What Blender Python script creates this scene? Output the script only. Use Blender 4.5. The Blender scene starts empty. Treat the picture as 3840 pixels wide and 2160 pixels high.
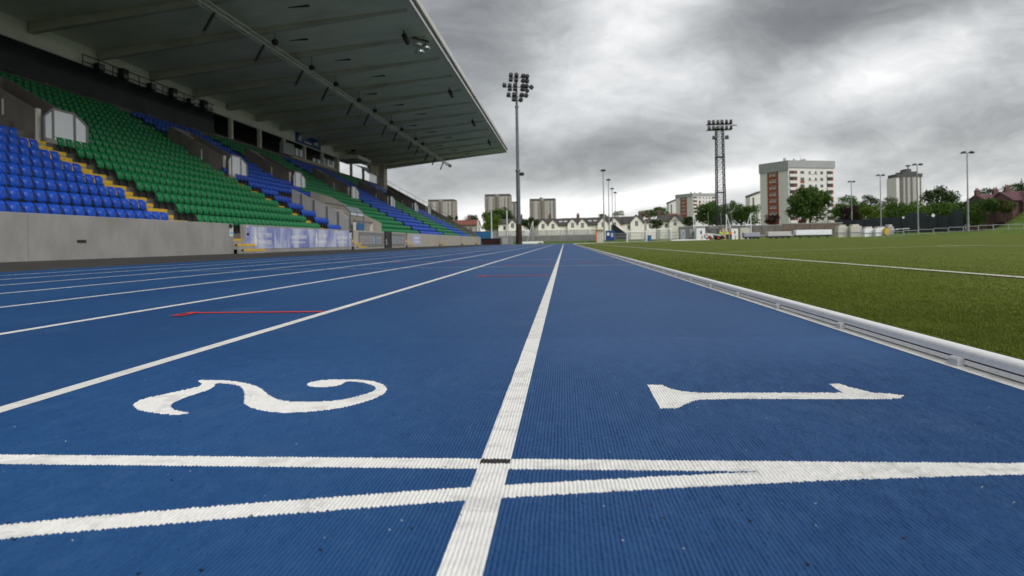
import bpy, bmesh, math, random
import numpy as np
from mathutils import Vector, Matrix
R = math.radians
random.seed(7); rng = np.random.default_rng(11)
scn = bpy.context.scene
COL = scn.collection
PI = math.pi

# ------------------------------------------------------------------ camera model (solved from the lane lines, 1.22 m apart)
F, YAW, ROLL, YP, XP, H = 2480.69, .0789, -.0173, 908.52, 1920., .3778
def ray(x, y):
    a = (x-XP)/F; b = -(y-YP)/F
    c, s = math.cos(ROLL), math.sin(ROLL)
    a2 = c*a - s*b; b2 = s*a + c*b
    return math.cos(YAW)*a2-math.sin(YAW), math.sin(YAW)*a2+math.cos(YAW), b2
def at(x, y, Y):                       # a point of the photo at distance Y along the track
    X, Yy, Z = ray(x, y); t = Y/Yy
    return Vector((X*t, Y, H+Z*t))
def onx(x, y, Xp):
    X, Yy, Z = ray(x, y); t = Xp/X
    return Vector((Xp, Yy*t, H+Z*t))
def mpp(Y):                            # metres per photo pixel at distance Y
    return Y/F
def project(X, Y, Z):
    c, s = math.cos(YAW), math.sin(YAW)
    xr = c*X+s*Y; d = -s*X+c*Y; z = Z-H
    if d <= .05: return None
    x2 = xr/d; z2 = z/d
    c, s = math.cos(ROLL), math.sin(ROLL)
    return XP+F*(c*x2+s*z2), YP-F*(-s*x2+c*z2)

# ------------------------------------------------------------------ materials
class NT:
    def __init__(s, tree): s.t = tree; s.n = tree.nodes; s.l = tree.links
    def new(s, ty, **kw):
        n = s.n.new(ty)
        for k, v in kw.items(): setattr(n, k, v)
        return n
    def put(s, sock, v):
        if isinstance(v, bpy.types.NodeSocket): s.l.new(v, sock)
        elif isinstance(v, (tuple, list)) and len(v) == 3 and sock.type == 'RGBA': sock.default_value = (*v, 1)
        else: sock.default_value = v
    def m(s, op, a, b=None, c=None, clamp=False):
        n = s.new('ShaderNodeMath', operation=op, use_clamp=clamp)
        s.put(n.inputs[0], a)
        if b is not None: s.put(n.inputs[1], b)
        if c is not None: s.put(n.inputs[2], c)
        return n.outputs[0]
    def mix(s, f, a, b, blend='MIX'):
        n = s.new('ShaderNodeMix', data_type='RGBA', blend_type=blend)
        s.put(n.inputs[0], f); s.put(n.inputs[6], a); s.put(n.inputs[7], b)
        return n.outputs[2]
    def ramp(s, f, lo, hi):            # smooth 0..1 between lo and hi
        n = s.new('ShaderNodeMapRange', interpolation_type='SMOOTHSTEP')
        s.put(n.inputs[0], f); n.inputs[1].default_value = lo; n.inputs[2].default_value = hi
        n.inputs[3].default_value = 0; n.inputs[4].default_value = 1
        return n.outputs[0]
    def noise(s, vec, scale, detail=4, rough=.55, w=0., out='Fac'):
        n = s.new('ShaderNodeTexNoise', noise_dimensions='3D')
        if vec is not None: s.l.new(vec, n.inputs['Vector'])
        n.inputs['Scale'].default_value = scale; n.inputs['Detail'].default_value = detail
        n.inputs['Roughness'].default_value = rough; n.inputs['Distortion'].default_value = w
        return n.outputs[out]
    def mapping(s, vec, scale=(1,1,1), loc=(0,0,0), rot=(0,0,0)):
        n = s.new('ShaderNodeMapping'); s.l.new(vec, n.inputs[0])
        n.inputs['Scale'].default_value = scale; n.inputs['Location'].default_value = loc; n.inputs['Rotation'].default_value = rot
        return n.outputs[0]

def base_mat(name):
    m = bpy.data.materials.new(name); m.use_nodes = True
    nt = NT(m.node_tree); b = m.node_tree.nodes['Principled BSDF']
    tc = nt.new('ShaderNodeTexCoord')
    return m, nt, b, tc
def mat(name, c, rough=.6, var=.12, scale=3., stretch=(1,1,1), metal=0., spec=.4, bump=0., bscale=40., dirt=None, dirtamt=.3):
    """a plain colour broken up by noise: the tone varies by var, dirt adds stains of its own colour"""
    m, nt, b, tc = base_mat(name)
    v = nt.mapping(tc.outputs['Object'], stretch)
    f = nt.noise(v, scale, 6, .62)
    lo = tuple(x*(1-var) for x in c); hi = tuple(min(1, x*(1+var)) for x in c)
    col = nt.mix(nt.ramp(f, .3, .7), lo, hi)
    if dirt:
        g = nt.noise(v, scale*.45, 5, .6, .4)
        col = nt.mix(nt.m('MULTIPLY', nt.ramp(g, .5, .72), dirtamt), col, dirt)
    nt.put(b.inputs['Base Color'], col)
    b.inputs['Roughness'].default_value = rough; b.inputs['Metallic'].default_value = metal
    b.inputs['Specular IOR Level'].default_value = spec
    if bump:
        bp = nt.new('ShaderNodeBump'); bp.inputs['Strength'].default_value = bump; bp.inputs['Distance'].default_value = .01
        nt.l.new(nt.noise(tc.outputs['Object'], bscale, 4), bp.inputs['Height']); nt.l.new(bp.outputs[0], b.inputs['Normal'])
    return m
def rib_bump(nt, b, tc, strength=.8, dist=.0022, ribs=True):
    """rolled rubber: ropes 6.5 mm apart along the track, each rope lumpy; near the finish line the ropes are real geometry"""
    o = tc.outputs['Object']
    lump = nt.noise(nt.mapping(o, (150, 130, 1), (0, 0, 0), (0, 0, R(35))), 1., 3, .65)
    hgt = lump
    if ribs:
        sep = nt.new('ShaderNodeSeparateXYZ'); nt.l.new(o, sep.inputs[0])
        wob = nt.noise(nt.mapping(o, (40, 14, 1)), 1., 2)
        x = nt.m('ADD', nt.m('MULTIPLY', sep.outputs[0], 2*PI/.0065), nt.m('MULTIPLY', wob, 2.0))
        rib = nt.m('POWER', nt.m('ABSOLUTE', nt.m('SINE', nt.m('MULTIPLY', x, .5))), .7)
        hgt = nt.m('ADD', nt.m('MULTIPLY', rib, .75), nt.m('MULTIPLY', lump, .55))
    else: dist *= .35
    bp = nt.new('ShaderNodeBump'); bp.inputs['Strength'].default_value = strength; bp.inputs['Distance'].default_value = dist
    nt.l.new(hgt, bp.inputs['Height']); nt.l.new(bp.outputs[0], b.inputs['Normal'])
def crumbs(nt, o, scale, size, nscale, thr, shift=(0, 0, 0)):
    vo = nt.new('ShaderNodeTexVoronoi'); vo.inputs['Scale'].default_value = scale; nt.l.new(nt.mapping(o, (1,1,1), shift), vo.inputs['Vector'])
    return nt.m('MULTIPLY', nt.m('LESS_THAN', vo.outputs['Distance'], size), nt.m('GREATER_THAN', nt.noise(nt.mapping(o, (1,1,1), shift), nscale, 2), thr))
def track_mat(name, ribs=True):
    m, nt, b, tc = base_mat(name)
    o = tc.outputs['Object']
    rib_bump(nt, b, tc, .8, .0016, ribs)
    big = nt.noise(nt.mapping(o, (1.1, .28, 1)), 1., 5, .6)
    fine = nt.noise(o, 140., 4, .7)
    col = nt.mix(nt.ramp(big, .3, .72), (.0090, .058, .180), (.0170, .080, .220))
    col = nt.mix(nt.m('MULTIPLY', nt.ramp(fine, .5, .8), .35), col, (.032, .13, .33))
    dk = nt.noise(nt.mapping(o, (1,1,1), (4, 4, 0)), 85., 4, .7)
    col = nt.mix(nt.m('MULTIPLY', nt.ramp(dk, .5, .3), .5), col, (.004, .036, .14))
    mid = nt.noise(nt.mapping(o, (1.4, .8, 1)), 17., 5, .7)
    col = nt.mix(nt.m('MULTIPLY', nt.ramp(mid, .48, .70), .30), col, (.040, .112, .255))
    col = nt.mix(nt.m('MULTIPLY', nt.ramp(mid, .50, .32), .34), col, (.006, .045, .16))
    patch = nt.noise(o, 2.2, 4, .6, .3)                      # faded and scuffed patches
    col = nt.mix(nt.m('MULTIPLY', nt.ramp(patch, .54, .74), .28), col, (.060, .125, .235))
    scuff = nt.noise(nt.mapping(o, (14, 2.2, 1), (0, 0, 0), (0, 0, R(8))), 1., 4, .7, .5)
    col = nt.mix(nt.m('MULTIPLY', nt.ramp(scuff, .62, .78), .22), col, (.095, .145, .22))
    col = nt.mix(crumbs(nt, o, 26., .085, 9., .54), col, (.006, .009, .014))
    col = nt.mix(crumbs(nt, o, 33., .055, 7., .56, (7.3, 2.1, 0)), col, (.42, .45, .46))
    nt.put(b.inputs['Base Color'], col)
    b.inputs['Roughness'].default_value = .6; b.inputs['Specular IOR Level'].default_value = .22
    return m
def paint_mat(name, c, wear=.5, ribs=True):
    m, nt, b, tc = base_mat(name)
    o = tc.outputs['Object']
    rib_bump(nt, b, tc, .8, .0022, ribs)
    f = nt.noise(o, 30., 5, .65)
    col = nt.mix(nt.ramp(f, .35, .75), tuple(x*.92 for x in c), c)
    sm = nt.noise(nt.mapping(o, (9, 14, 1)), 1., 4, .6, .8)
    col = nt.mix(nt.m('MULTIPLY', nt.ramp(sm, .52, .62), wear), col, tuple(x*.66 for x in c))
    chip = nt.noise(o, 210., 4, .75); where = nt.noise(nt.mapping(o, (1,1,1), (1, 8, 0)), 11., 3, .6)
    col = nt.mix(nt.m('MULTIPLY', nt.m('MULTIPLY', nt.ramp(chip, .60, .68), nt.ramp(where, .50, .62)), wear), col, (.05, .10, .22))
    col = nt.mix(crumbs(nt, o, 30., .075, 9., .54), col, (.02, .02, .02))
    nt.put(b.inputs['Base Color'], col)
    b.inputs['Roughness'].default_value = .6; b.inputs['Specular IOR Level'].default_value = .3
    return m
def turf_mat():
    m, nt, b, tc = base_mat('turf')
    o = tc.outputs['Object']
    f = nt.noise(nt.mapping(o, (1, .35, 1)), 1.6, 5, .65)
    g = nt.noise(o, 42., 4, .7)
    col = nt.mix(nt.ramp(f, .3, .7), (.074, .100, .012), (.110, .140, .022))
    col = nt.mix(nt.m('MULTIPLY', nt.ramp(g, .35, .75), .55), col, (.155, .185, .028))
    d = nt.noise(o, 75., 3, .7)
    col = nt.mix(nt.m('MULTIPLY', nt.ramp(d, .5, .25), .30), col, (.040, .060, .005))
    nt.put(b.inputs['Base Color'], col); b.inputs['Roughness'].default_value = .9; b.inputs['Specular IOR Level'].default_value = .1
    bp = nt.new('ShaderNodeBump'); bp.inputs['Strength'].default_value = .45; bp.inputs['Distance'].default_value = .012
    nt.l.new(g, bp.inputs['Height']); nt.l.new(bp.outputs[0], b.inputs['Normal'])
    return m
def leaf_mat(name, a, c):
    m, nt, b, tc = base_mat(name)
    o = tc.outputs['Object']
    f = nt.noise(o, .55, 3, .6); g = nt.noise(o, 4.5, 3, .7)
    col = nt.mix(nt.ramp(f, .3, .7), a, c)
    col = nt.mix(nt.m('MULTIPLY', nt.ramp(g, .4, .8), .45), col, tuple(x*1.5 for x in c))
    nt.put(b.inputs['Base Color'], col); b.inputs['Roughness'].default_value = .7; b.inputs['Specular IOR Level'].default_value = .25
    tl = nt.new('ShaderNodeBsdfTranslucent'); nt.put(tl.inputs[0], nt.mix(.5, col, tuple(min(1, x*1.6) for x in c)))
    mx = nt.new('ShaderNodeMixShader'); mx.inputs[0].default_value = .38; out = m.node_tree.nodes['Material Output']
    nt.l.new(b.outputs[0], mx.inputs[1]); nt.l.new(tl.outputs[0], mx.inputs[2]); nt.l.new(mx.outputs[0], out.inputs[0])
    return m
def glass_mat(name, c, rough=.08):
    m, nt, b, tc = base_mat(name)
    b.inputs['Base Color'].default_value = (*c, 1); b.inputs['Roughness'].default_value = rough
    b.inputs['Specular IOR Level'].default_value = .8
    bp = nt.new('ShaderNodeBump'); bp.inputs['Strength'].default_value = .05
    nt.l.new(nt.noise(tc.outputs['Object'], 2.), bp.inputs['Height']); nt.l.new(bp.outputs[0], b.inputs['Normal'])
    return m

M = {}
M['track'] = track_mat('blue_rubber'); M['track_near'] = track_mat('blue_rubber_roped', False); M['white_paint'] = paint_mat('white_line_paint', (.84, .83, .80)); M['white_near'] = paint_mat('white_paint_roped', (.84, .83, .80), .55, False); M['red_paint'] = paint_mat('red_line_paint', (.62, .045, .05), .2)
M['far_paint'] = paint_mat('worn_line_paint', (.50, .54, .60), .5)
M['black_paint'] = paint_mat('black_mark', (.022, .020, .020), .2); M['black_near'] = paint_mat('black_mark_roped', (.022, .020, .020), .2, False)
M['turf'] = turf_mat(); M['turf_line'] = mat('turf_line', (.62, .60, .52), .9, .3, 60., bump=.5, dirt=(.1, .13, .03), dirtamt=.8)
M['blade'] = leaf_mat('grass_blade', (.085, .118, .013), (.140, .176, .028))
M['asphalt'] = mat('asphalt', (.040, .038, .036), .9, .25, 2., bump=.4, bscale=120., dirt=(.075, .07, .06), dirtamt=.4)
M['grass'] = mat('rough_grass', (.085, .135, .022), .95, .35, .6, bump=.4, bscale=8., spec=.1, dirt=(.16, .19, .05), dirtamt=.5)
M['bank'] = mat('bank_grass', (.11, .12, .035), .95, .35, .5, bump=.4, bscale=5., spec=.1, dirt=(.16, .11, .045), dirtamt=.7)
M['concrete'] = mat('cast_concrete', (.310, .300, .285), .88, .12, 1.1, (1, 1., .6), bump=.15, bscale=60., dirt=(.195, .188, .18), dirtamt=.55)
M['pale_concrete'] = mat('pale_concrete', (.40, .375, .33), .85, .10, 1.2, (1, 1.4, .3), bump=.1, dirt=(.27, .245, .20), dirtamt=.5)
M['dark_concrete'] = mat('terrace_concrete', (.125, .118, .108), .9, .2, 1.2, bump=.1, dirt=(.06, .055, .05), dirtamt=.6)
M['vom'] = mat('vomitory_concrete', (.165, .152, .140), .88, .15, 1.2, (1, 1, .4), dirt=(.09, .08, .075), dirtamt=.5)
M['panel_grey'] = mat('grey_cladding', (.36, .355, .345), .7, .07, .8, dirt=(.24, .23, .21), dirtamt=.4)
M['soffit'] = mat('roof_soffit', (.66, .65, .55), .62, .08, .35, (1, 2, 1), dirt=(.48, .48, .42), dirtamt=.5)
M['rib'] = mat('roof_rib', (.45, .435, .38), .65, .12, .6, dirt=(.22, .20, .16), dirtamt=.6)
M['fascia'] = mat('metal_fascia', (.60, .58, .56), .45, .08, .5, metal=.15)
M['fascia_dark'] = mat('dark_gutter', (.035, .037, .036), .7, .15)
M['rear'] = mat('rear_fascia_board', (.66, .635, .58), .75, .08, .5, dirt=(.48, .46, .41), dirtamt=.5)
M['column'] = mat('white_column', (.70, .67, .62), .6, .06)
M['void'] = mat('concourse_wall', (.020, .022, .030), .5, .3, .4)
M['tan'] = mat('tan_render', (.46, .40, .32), .8, .08, .4, dirt=(.22, .18, .14), dirtamt=.4)
M['seat_blue'] = mat('blue_seat_plastic', (.008, .072, .47), .38, .10, 7., spec=.45)
M['seat_green'] = mat('green_seat_plastic', (.004, .185, .055), .38, .12, 7., spec=.45)
M['bracket'] = mat('seat_bracket', (.018, .019, .021), .5, .2)
M['yellow'] = mat('yellow_nosing', (.66, .42, .03), .7, .12, 6., dirt=(.3, .2, .05), dirtamt=.5)
M['white'] = mat('white_panel', (.86, .87, .89), .4, .04, 2., dirt=(.70, .71, .74), dirtamt=.4)
M['frame'] = mat('grey_steel', (.20, .205, .21), .45, .1, metal=.6)
M['galv'] = mat('galvanised_steel', (.30, .315, .325), .5, .12, 1.5, (1,1,.3), metal=.5)
M['pole'] = mat('weathered_pole', (.135, .15, .165), .6, .15, 1.2, (1,1,.2), metal=.3, dirt=(.07, .07, .075), dirtamt=.6)
M['rust_base'] = mat('rusty_base', (.035, .024, .02), .8, .25)
M['black'] = mat('black_metal', (.016, .017, .018), .5, .2)
M['lamp'] = mat('lamp_housing', (.028, .030, .031), .55, .25, 4.)
M['chrome'] = mat('bright_reflector', (.75, .76, .74), .18, .05, metal=.9)
M['alu'] = mat('aluminium_rail', (.86, .86, .86), .38, .04, 30., metal=.08, dirt=(.66, .65, .65), dirtamt=.3)
M['clip'] = mat('rail_clip', (.62, .62, .64), .45, .05, 20., metal=.2)
M['alu_dark'] = mat('rail_groove', (.10, .10, .12), .5, .1)
M['old_brick'] = mat('weathered_brick', (.135, .080, .070), .85, .16, 1.2, dirt=(.11, .055, .05), dirtamt=.5)
M['brick'] = mat('red_brick', (.30, .085, .05), .85, .14, 1.5, dirt=(.2, .06, .04), dirtamt=.4)
M['flat_white'] = mat('white_render', (.76, .735, .715), .8, .04, .3, (1, 1, .3), dirt=(.66, .63, .61), dirtamt=.4)
M['flat_grey'] = mat('grey_cornice', (.36, .37, .375), .75, .06, .3)
M['flat_dark'] = mat('dark_opening', (.045, .047, .05), .4, .25, .6)
M['pane'] = glass_mat('window_glass', (.10, .11, .12))
M['sky_pane'] = glass_mat('pale_glass', (.34, .40, .46))
M['tower'] = mat('tower_concrete', (.33, .30, .27), .85, .06, .12, (1, 1, .1), dirt=(.26, .235, .21), dirtamt=.4)
M['tower_pale'] = mat('tower_pale_strip', (.43, .42, .41), .8, .05, .15, (1, 1, .1))
M['tower_dark'] = mat('tower_dark_strip', (.155, .14, .13), .8, .08, .2)
M['tower_top'] = mat('tower_dark_top', (.085, .088, .09), .7, .1, .2)
M['cream'] = mat('cream_render', (.92, .885, .80), .85, .05, .5, dirt=(.82, .77, .67), dirtamt=.35)
M['slate'] = mat('slate_roof', (.062, .056, .054), .75, .2, 1.4, (1, 1, 2.5), dirt=(.09, .08, .075), dirtamt=.5)
M['brown_wall'] = mat('brown_block_wall', (.155, .118, .105), .9, .2, 1.2, dirt=(.22, .20, .18), dirtamt=.5)
M['redroof'] = mat('red_tile_roof', (.20, .065, .045), .8, .2, 1.2)
M['plumroof'] = mat('dark_red_roof', (.115, .055, .065), .8, .2, 1.2)
M['leaf_mid'] = leaf_mat('leaf_mid', (.038, .082, .013), (.080, .150, .024))
M['leaf_dark'] = leaf_mat('leaf_dark', (.021, .047, .013), (.046, .080, .020))
M['leaf_bright'] = leaf_mat('leaf_bright', (.052, .105, .010), (.110, .175, .020))
M['leaf_olive'] = leaf_mat('leaf_olive', (.055, .068, .017), (.10, .11, .032))
M['leaf_purple'] = leaf_mat('leaf_purple', (.020, .009, .012), (.045, .018, .022))
M['leaf_red'] = leaf_mat('leaf_red', (.055, .009, .009), (.11, .02, .014))
M['bark'] = mat('bark', (.06, .045, .033), .9, .3, 3.)
M['blue_box'] = mat('blue_container_paint', (.02, .12, .30), .6, .15, 1., dirt=(.06, .13, .22), dirtamt=.5)
M['navy'] = mat('blue_sign_board', (.010, .045, .20), .5, .1)
M['maroon'] = mat('dark_red_container', (.045, .013, .012), .7, .25, 1.5)
M['grey_box'] = mat('cabinet_grey', (.36, .38, .39), .6, .06, 1.)
M['net'] = mat('dark_windbreak', (.013, .020, .024), .95, .3, .5)
M['hiviz'] = mat('hi_vis_yellow', (.50, .85, .02), .7, .06)
M['orange'] = mat('hi_vis_orange', (.90, .13, .06), .7, .06)
M['skin'] = mat('skin', (.50, .28, .20), .6, .05)
M['trousers'] = mat('dark_cloth', (.02, .022, .03), .9, .2)
M['hair'] = mat('brown_hair', (.04, .025, .015), .7, .2)
M['red'] = mat('red_enamel', (.55, .03, .025), .45, .08)
M['rubber'] = mat('tyre_rubber', (.02, .02, .02), .85, .2)
M['machine_white'] = mat('machine_white', (.72, .72, .70), .4, .05)
M['board'] = mat('beige_board', (.52, .36, .23), .8, .08)
M['canvas'] = mat('pale_canvas', (.56, .54, .48), .8, .1, 1.5, dirt=(.4, .38, .33), dirtamt=.5)
M['lilac'] = mat('banner_lilac', (.42, .45, .62), .6, .06, 1.)
M['banner_blue'] = None
M['banner_grey'] = mat('banner_grey', (.185, .185, .187), .7, .06, 1.5)
M['banner_letter'] = mat('banner_pale_grey', (.34, .34, .34), .7, .08, 3.)
M['sign_text'] = mat('sign_white', (.75, .75, .73), .6, .04)
M['amber'] = mat('sign_amber', (.75, .34, .04), .6, .05)
M['sky_blue'] = mat('sticker_blue', (.18, .45, .75), .6, .05)
def clear_pane():
    m, nt, b, tc = base_mat('clear_pane')
    out = m.node_tree.nodes['Material Output']; tr = nt.new('ShaderNodeBsdfTransparent'); tr.inputs[0].default_value = (.93, .95, .95, 1)
    mx = nt.new('ShaderNodeMixShader'); f = nt.noise(tc.outputs['Object'], .8)
    nt.put(mx.inputs[0], nt.m('MULTIPLY', f, .3)); b.inputs['Base Color'].default_value = (.7, .72, .72, 1); b.inputs['Roughness'].default_value = .1
    nt.l.new(tr.outputs[0], mx.inputs[1]); nt.l.new(b.outputs[0], mx.inputs[2]); nt.l.new(mx.outputs[0], out.inputs[0])
    return m
M['clear_pane'] = clear_pane()
def banner_mat():
    """printed banner: periwinkle blue with pale brush-like columns"""
    m, nt, b, tc = base_mat('printed_banner')
    o = tc.outputs['Object']
    v = nt.mapping(o, (1, .42, .16))
    f = nt.noise(v, 1.9, 4, .62, .5)
    g = nt.noise(nt.mapping(o, (1, 1.1, .5)), 2.2, 4, .6)
    col = nt.mix(nt.ramp(f, .40, .60), (.185, .215, .50), (.56, .60, .72))
    col = nt.mix(nt.m('MULTIPLY', nt.ramp(g, .45, .7), .4), col, (.33, .37, .60))
    nt.put(b.inputs['Base Color'], col); b.inputs['Roughness'].default_value = .55
    return m
M['banner_blue'] = banner_mat()

# ------------------------------------------------------------------ mesh building
class MB:
    def __init__(s): s.v = []; s.f = []; s.mi = []; s.mats = []; s.smooth = []
    def _m(s, name):
        m = M[name]
        if m not in s.mats: s.mats.append(m)
        return s.mats.index(m)
    def add(s, vs, fs, mat, smooth=False):
        o = len(s.v); k = s._m(mat)
        s.v += [tuple(v) for v in vs]
        for f in fs: s.f.append(tuple(i+o for i in f)); s.mi.append(k); s.smooth.append(smooth)
        return s
    def box(s, x0, x1, y0, y1, z0, z1, mat, top=1., tx=None, ty=None):
        cx, cy = (x0+x1)/2, (y0+y1)/2; hx, hy = (x1-x0)/2, (y1-y0)/2
        tx = top if tx is None else tx; ty = top if ty is None else ty
        vs = [(cx-hx, cy-hy, z0), (cx+hx, cy-hy, z0), (cx+hx, cy+hy, z0), (cx-hx, cy+hy, z0),
              (cx-hx*tx, cy-hy*ty, z1), (cx+hx*tx, cy-hy*ty, z1), (cx+hx*tx, cy+hy*ty, z1), (cx-hx*tx, cy+hy*ty, z1)]
        return s.add(vs, [(0,3,2,1), (4,5,6,7), (0,1,5,4), (1,2,6,5), (2,3,7,6), (3,0,4,7)], mat)
    def bar(s, a, b, w, h, mat, up=(0,0,1)):           # rectangular bar from a to b
        a, b = Vector(a), Vector(b); d = (b-a).normalized(); u = Vector(up)
        if abs(d.dot(u)) > .98: u = Vector((1,0,0))
        r = d.cross(u).normalized(); u = r.cross(d).normalized()
        vs = []
        for p in (a, b):
            for i, j in ((-1,-1), (1,-1), (1,1), (-1,1)): vs.append(p+r*i*w/2+u*j*h/2)
        return s.add(vs, [(3,2,1,0), (4,5,6,7), (0,1,5,4), (1,2,6,5), (2,3,7,6), (3,0,4,7)], mat)
    def tube(s, a, b, r0, r1=None, mat='frame', n=10, caps=True):
        r1 = r0 if r1 is None else r1
        a, b = Vector(a), Vector(b); d = (b-a).normalized()
        u = Vector((0,0,1)) if abs(d.z) < .9 else Vector((1,0,0))
        e = d.cross(u).normalized(); g = e.cross(d)
        vs = []
        for p, r in ((a, r0), (b, r1)):
            for i in range(n):
                t = 2*PI*i/n; vs.append(p+e*r*math.cos(t)+g*r*math.sin(t))
        s.add(vs, [(i, (i+1) % n, n+(i+1) % n, n+i) for i in range(n)], mat, True)
        if caps: s.add([vs[i] for i in range(n)][::-1], [tuple(range(n))], mat); s.add(vs[n:], [tuple(range(n))], mat)
        return s
    def lathe(s, c, prof, mat, n=16, axis='z'):        # prof: (radius, height)
        c = Vector(c); vs = []
        for r, z in prof:
            for i in range(n):
                t = 2*PI*i/n; p = (r*math.cos(t), r*math.sin(t), z)
                if axis == 'x': p = (p[2], p[0], p[1])
                if axis == 'y': p = (p[0], p[2], p[1])
                vs.append(c+Vector(p))
        fs = []
        for k in range(len(prof)-1):
            for i in range(n): fs.append((k*n+i, k*n+(i+1) % n, (k+1)*n+(i+1) % n, (k+1)*n+i))
        s.add(vs, fs, mat, True)
        s.add(vs[:n][::-1], [tuple(range(n))], mat); s.add(vs[-n:], [tuple(range(n))], mat)
        return s
    def prism(s, poly, fn, d, mat):                    # poly of 2-D points, fn maps (u,v,depth) to 3-D; extruded by d
        n = len(poly)
        vs = [fn(u, v, 0) for u, v in poly]+[fn(u, v, d) for u, v in poly]
        return s.add(vs, [tuple(range(n))[::-1], tuple(range(n, 2*n))]+[(i, (i+1) % n, n+(i+1) % n, n+i) for i in range(n)], mat)
    def quad(s, a, b, c, d, mat): return s.add([a, b, c, d], [(0,1,2,3)], mat)
    def build(s, name, parent=None, loc=None, bevel=0., recalc=True):
        me = bpy.data.meshes.new(name)
        me.from_pydata([tuple(v) for v in s.v], [], s.f)
        for m in s.mats: me.materials.append(m)
        me.polygons.foreach_set('material_index', s.mi)
        me.polygons.foreach_set('use_smooth', s.smooth)
        if recalc:
            bm = bmesh.new(); bm.from_mesh(me); bmesh.ops.recalc_face_normals(bm, faces=bm.faces); bm.to_mesh(me); bm.free()
        me.update()
        o = bpy.data.objects.new(name, me); COL.objects.link(o)
        if parent: o.parent = parent
        if loc: o.location = loc
        if bevel:
            bv = o.modifiers.new('bevel', 'BEVEL'); bv.width = bevel; bv.segments = 2; bv.limit_method = 'ANGLE'
        return o
def tag(o, label=None, cat=None, group=None, kind=None):
    if label: o['label'] = label
    if cat: o['category'] = cat
    if group: o['group'] = group
    if kind: o['kind'] = kind
    return o
def thing(name, label, cat, loc=(0,0,0), rz=0., group=None):
    o = bpy.data.objects.new(name, None); COL.objects.link(o); o.empty_display_size = .2
    o.location = loc; o.rotation_euler = (0, 0, rz)
    return tag(o, label, cat, group)
def dup(root, loc=None, rz=None, label=None, group=None):
    r = root.copy(); COL.objects.link(r)
    if loc is not None: r.location = loc
    if rz is not None: r.rotation_euler = (0, 0, rz)
    if label: r['label'] = label
    if group: r['group'] = group
    for ch in list(root.children):
        c = ch.copy(); COL.objects.link(c); c.parent = r
        for g in list(ch.children):
            d = g.copy(); COL.objects.link(d); d.parent = c
    return r
ONES = 'zeroth first second third fourth fifth sixth seventh eighth ninth tenth eleventh twelfth thirteenth fourteenth fifteenth sixteenth seventeenth eighteenth nineteenth'.split()
TENS = {2: 'twent', 3: 'thirt', 4: 'fort', 5: 'fift'}
def ordw(n):
    if n < 20: return ONES[n]
    t, u = divmod(n, 10)
    return TENS[t]+('ieth' if u == 0 else 'y-'+ONES[u])

# ================================================================== GROUND
def sm(x): x = np.clip(x, 0, 1); return x*x*(3-2*x)
def g_in(X): X = np.asarray(X, float); return np.where(X > 2.5, .30*(1-np.exp(-(X-2.5)/25.)), 0.)
def grid_obj(name, xs, ys, zfn, matname, keep=None):
    X, Y = np.meshgrid(xs, ys); Z = zfn(X, Y)
    me = bpy.data.meshes.new(name); nx, ny = len(xs), len(ys)
    fs = []
    for j in range(ny-1):
        for i in range(nx-1):
            if keep is None or keep((xs[i]+xs[i+1])/2, (ys[j]+ys[j+1])/2): fs.append((j*nx+i, j*nx+i+1, (j+1)*nx+i+1, (j+1)*nx+i))
    me.from_pydata(np.stack([X, Y, Z], -1).reshape(-1, 3).tolist(), [], fs)
    me.materials.append(M[matname]); me.polygons.foreach_set('use_smooth', [True]*len(me.polygons)); me.update()
    o = bpy.data.objects.new(name, me); COL.objects.link(o); return o
XC, YC, RK = 1.094+36.5, 85.5, 36.5
def z_ground(X, Y):
    up = .62*sm((Y-137)/14)
    side = 1.0*sm((X-50)/22)*sm((Y-95)/20)
    far = 2.0*sm((Y-230)/110)*sm((X-10)/60)
    bank = 6.2*sm((X/np.maximum(Y, 1)-.605)/.085)*sm((Y-118)/26)*(1-sm((Y-210)/60))*(Y > 0)
    return -.06+np.maximum(up, side)+far+bank
xs = np.unique(np.concatenate([np.linspace(-3000, -200, 12), np.linspace(-200, 200, 81), np.linspace(200, 3000, 12)]))
ys = np.unique(np.concatenate([np.linspace(-400, -40, 6), np.linspace(-40, 320, 91), np.linspace(320, 4000, 14)]))
tag(grid_obj('ground', xs, ys, z_ground, 'grass'), kind='structure')

# running track: straight, chute and the bend
mb = MB()
x0, x1 = -10.02, 1.335
ysb = [-9, 0, 20, 50, 85.5, 108]
PX0, PX1, PY0, PY1 = -1.319, 1.094, .50, 2.60
def tq(a, b, c, d): mb.quad((a, c, 0), (b, c, 0), (b, d, 0), (a, d, 0), 'track')
tq(x0, x1, -9, PY0); tq(x0, PX0, PY0, PY1); tq(PX1, x1, PY0, PY1); tq(x0, x1, PY1, 20)
for a, b in zip(ysb[2:], ysb[3:]): tq(x0, x1, a, b)
RI, RO = RK-.24, RK+11.1
NB = 48
def bend_pt(r, i): t = PI-PI*i/NB; X = XC+r*math.cos(t); Y = YC+r*math.sin(t); return X, Y
for i in range(NB):
    q = []
    for r, k in ((RI, i), (RO, i), (RO, i+1), (RI, i+1)):
        X, Y = bend_pt(r, k); q.append((X, Y, float(g_in(X))*.8-.012))
    mb.quad(*q, 'track')
track = tag(mb.build('running_track', recalc=False), kind='structure')
for p in track.data.polygons:
    if p.normal.z < 0: p.flip()
def flat(mb, pts, z, mat):
    mb.add([(x, y, z) for x, y in pts], [tuple(range(len(pts)))], mat)
    return mb
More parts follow.
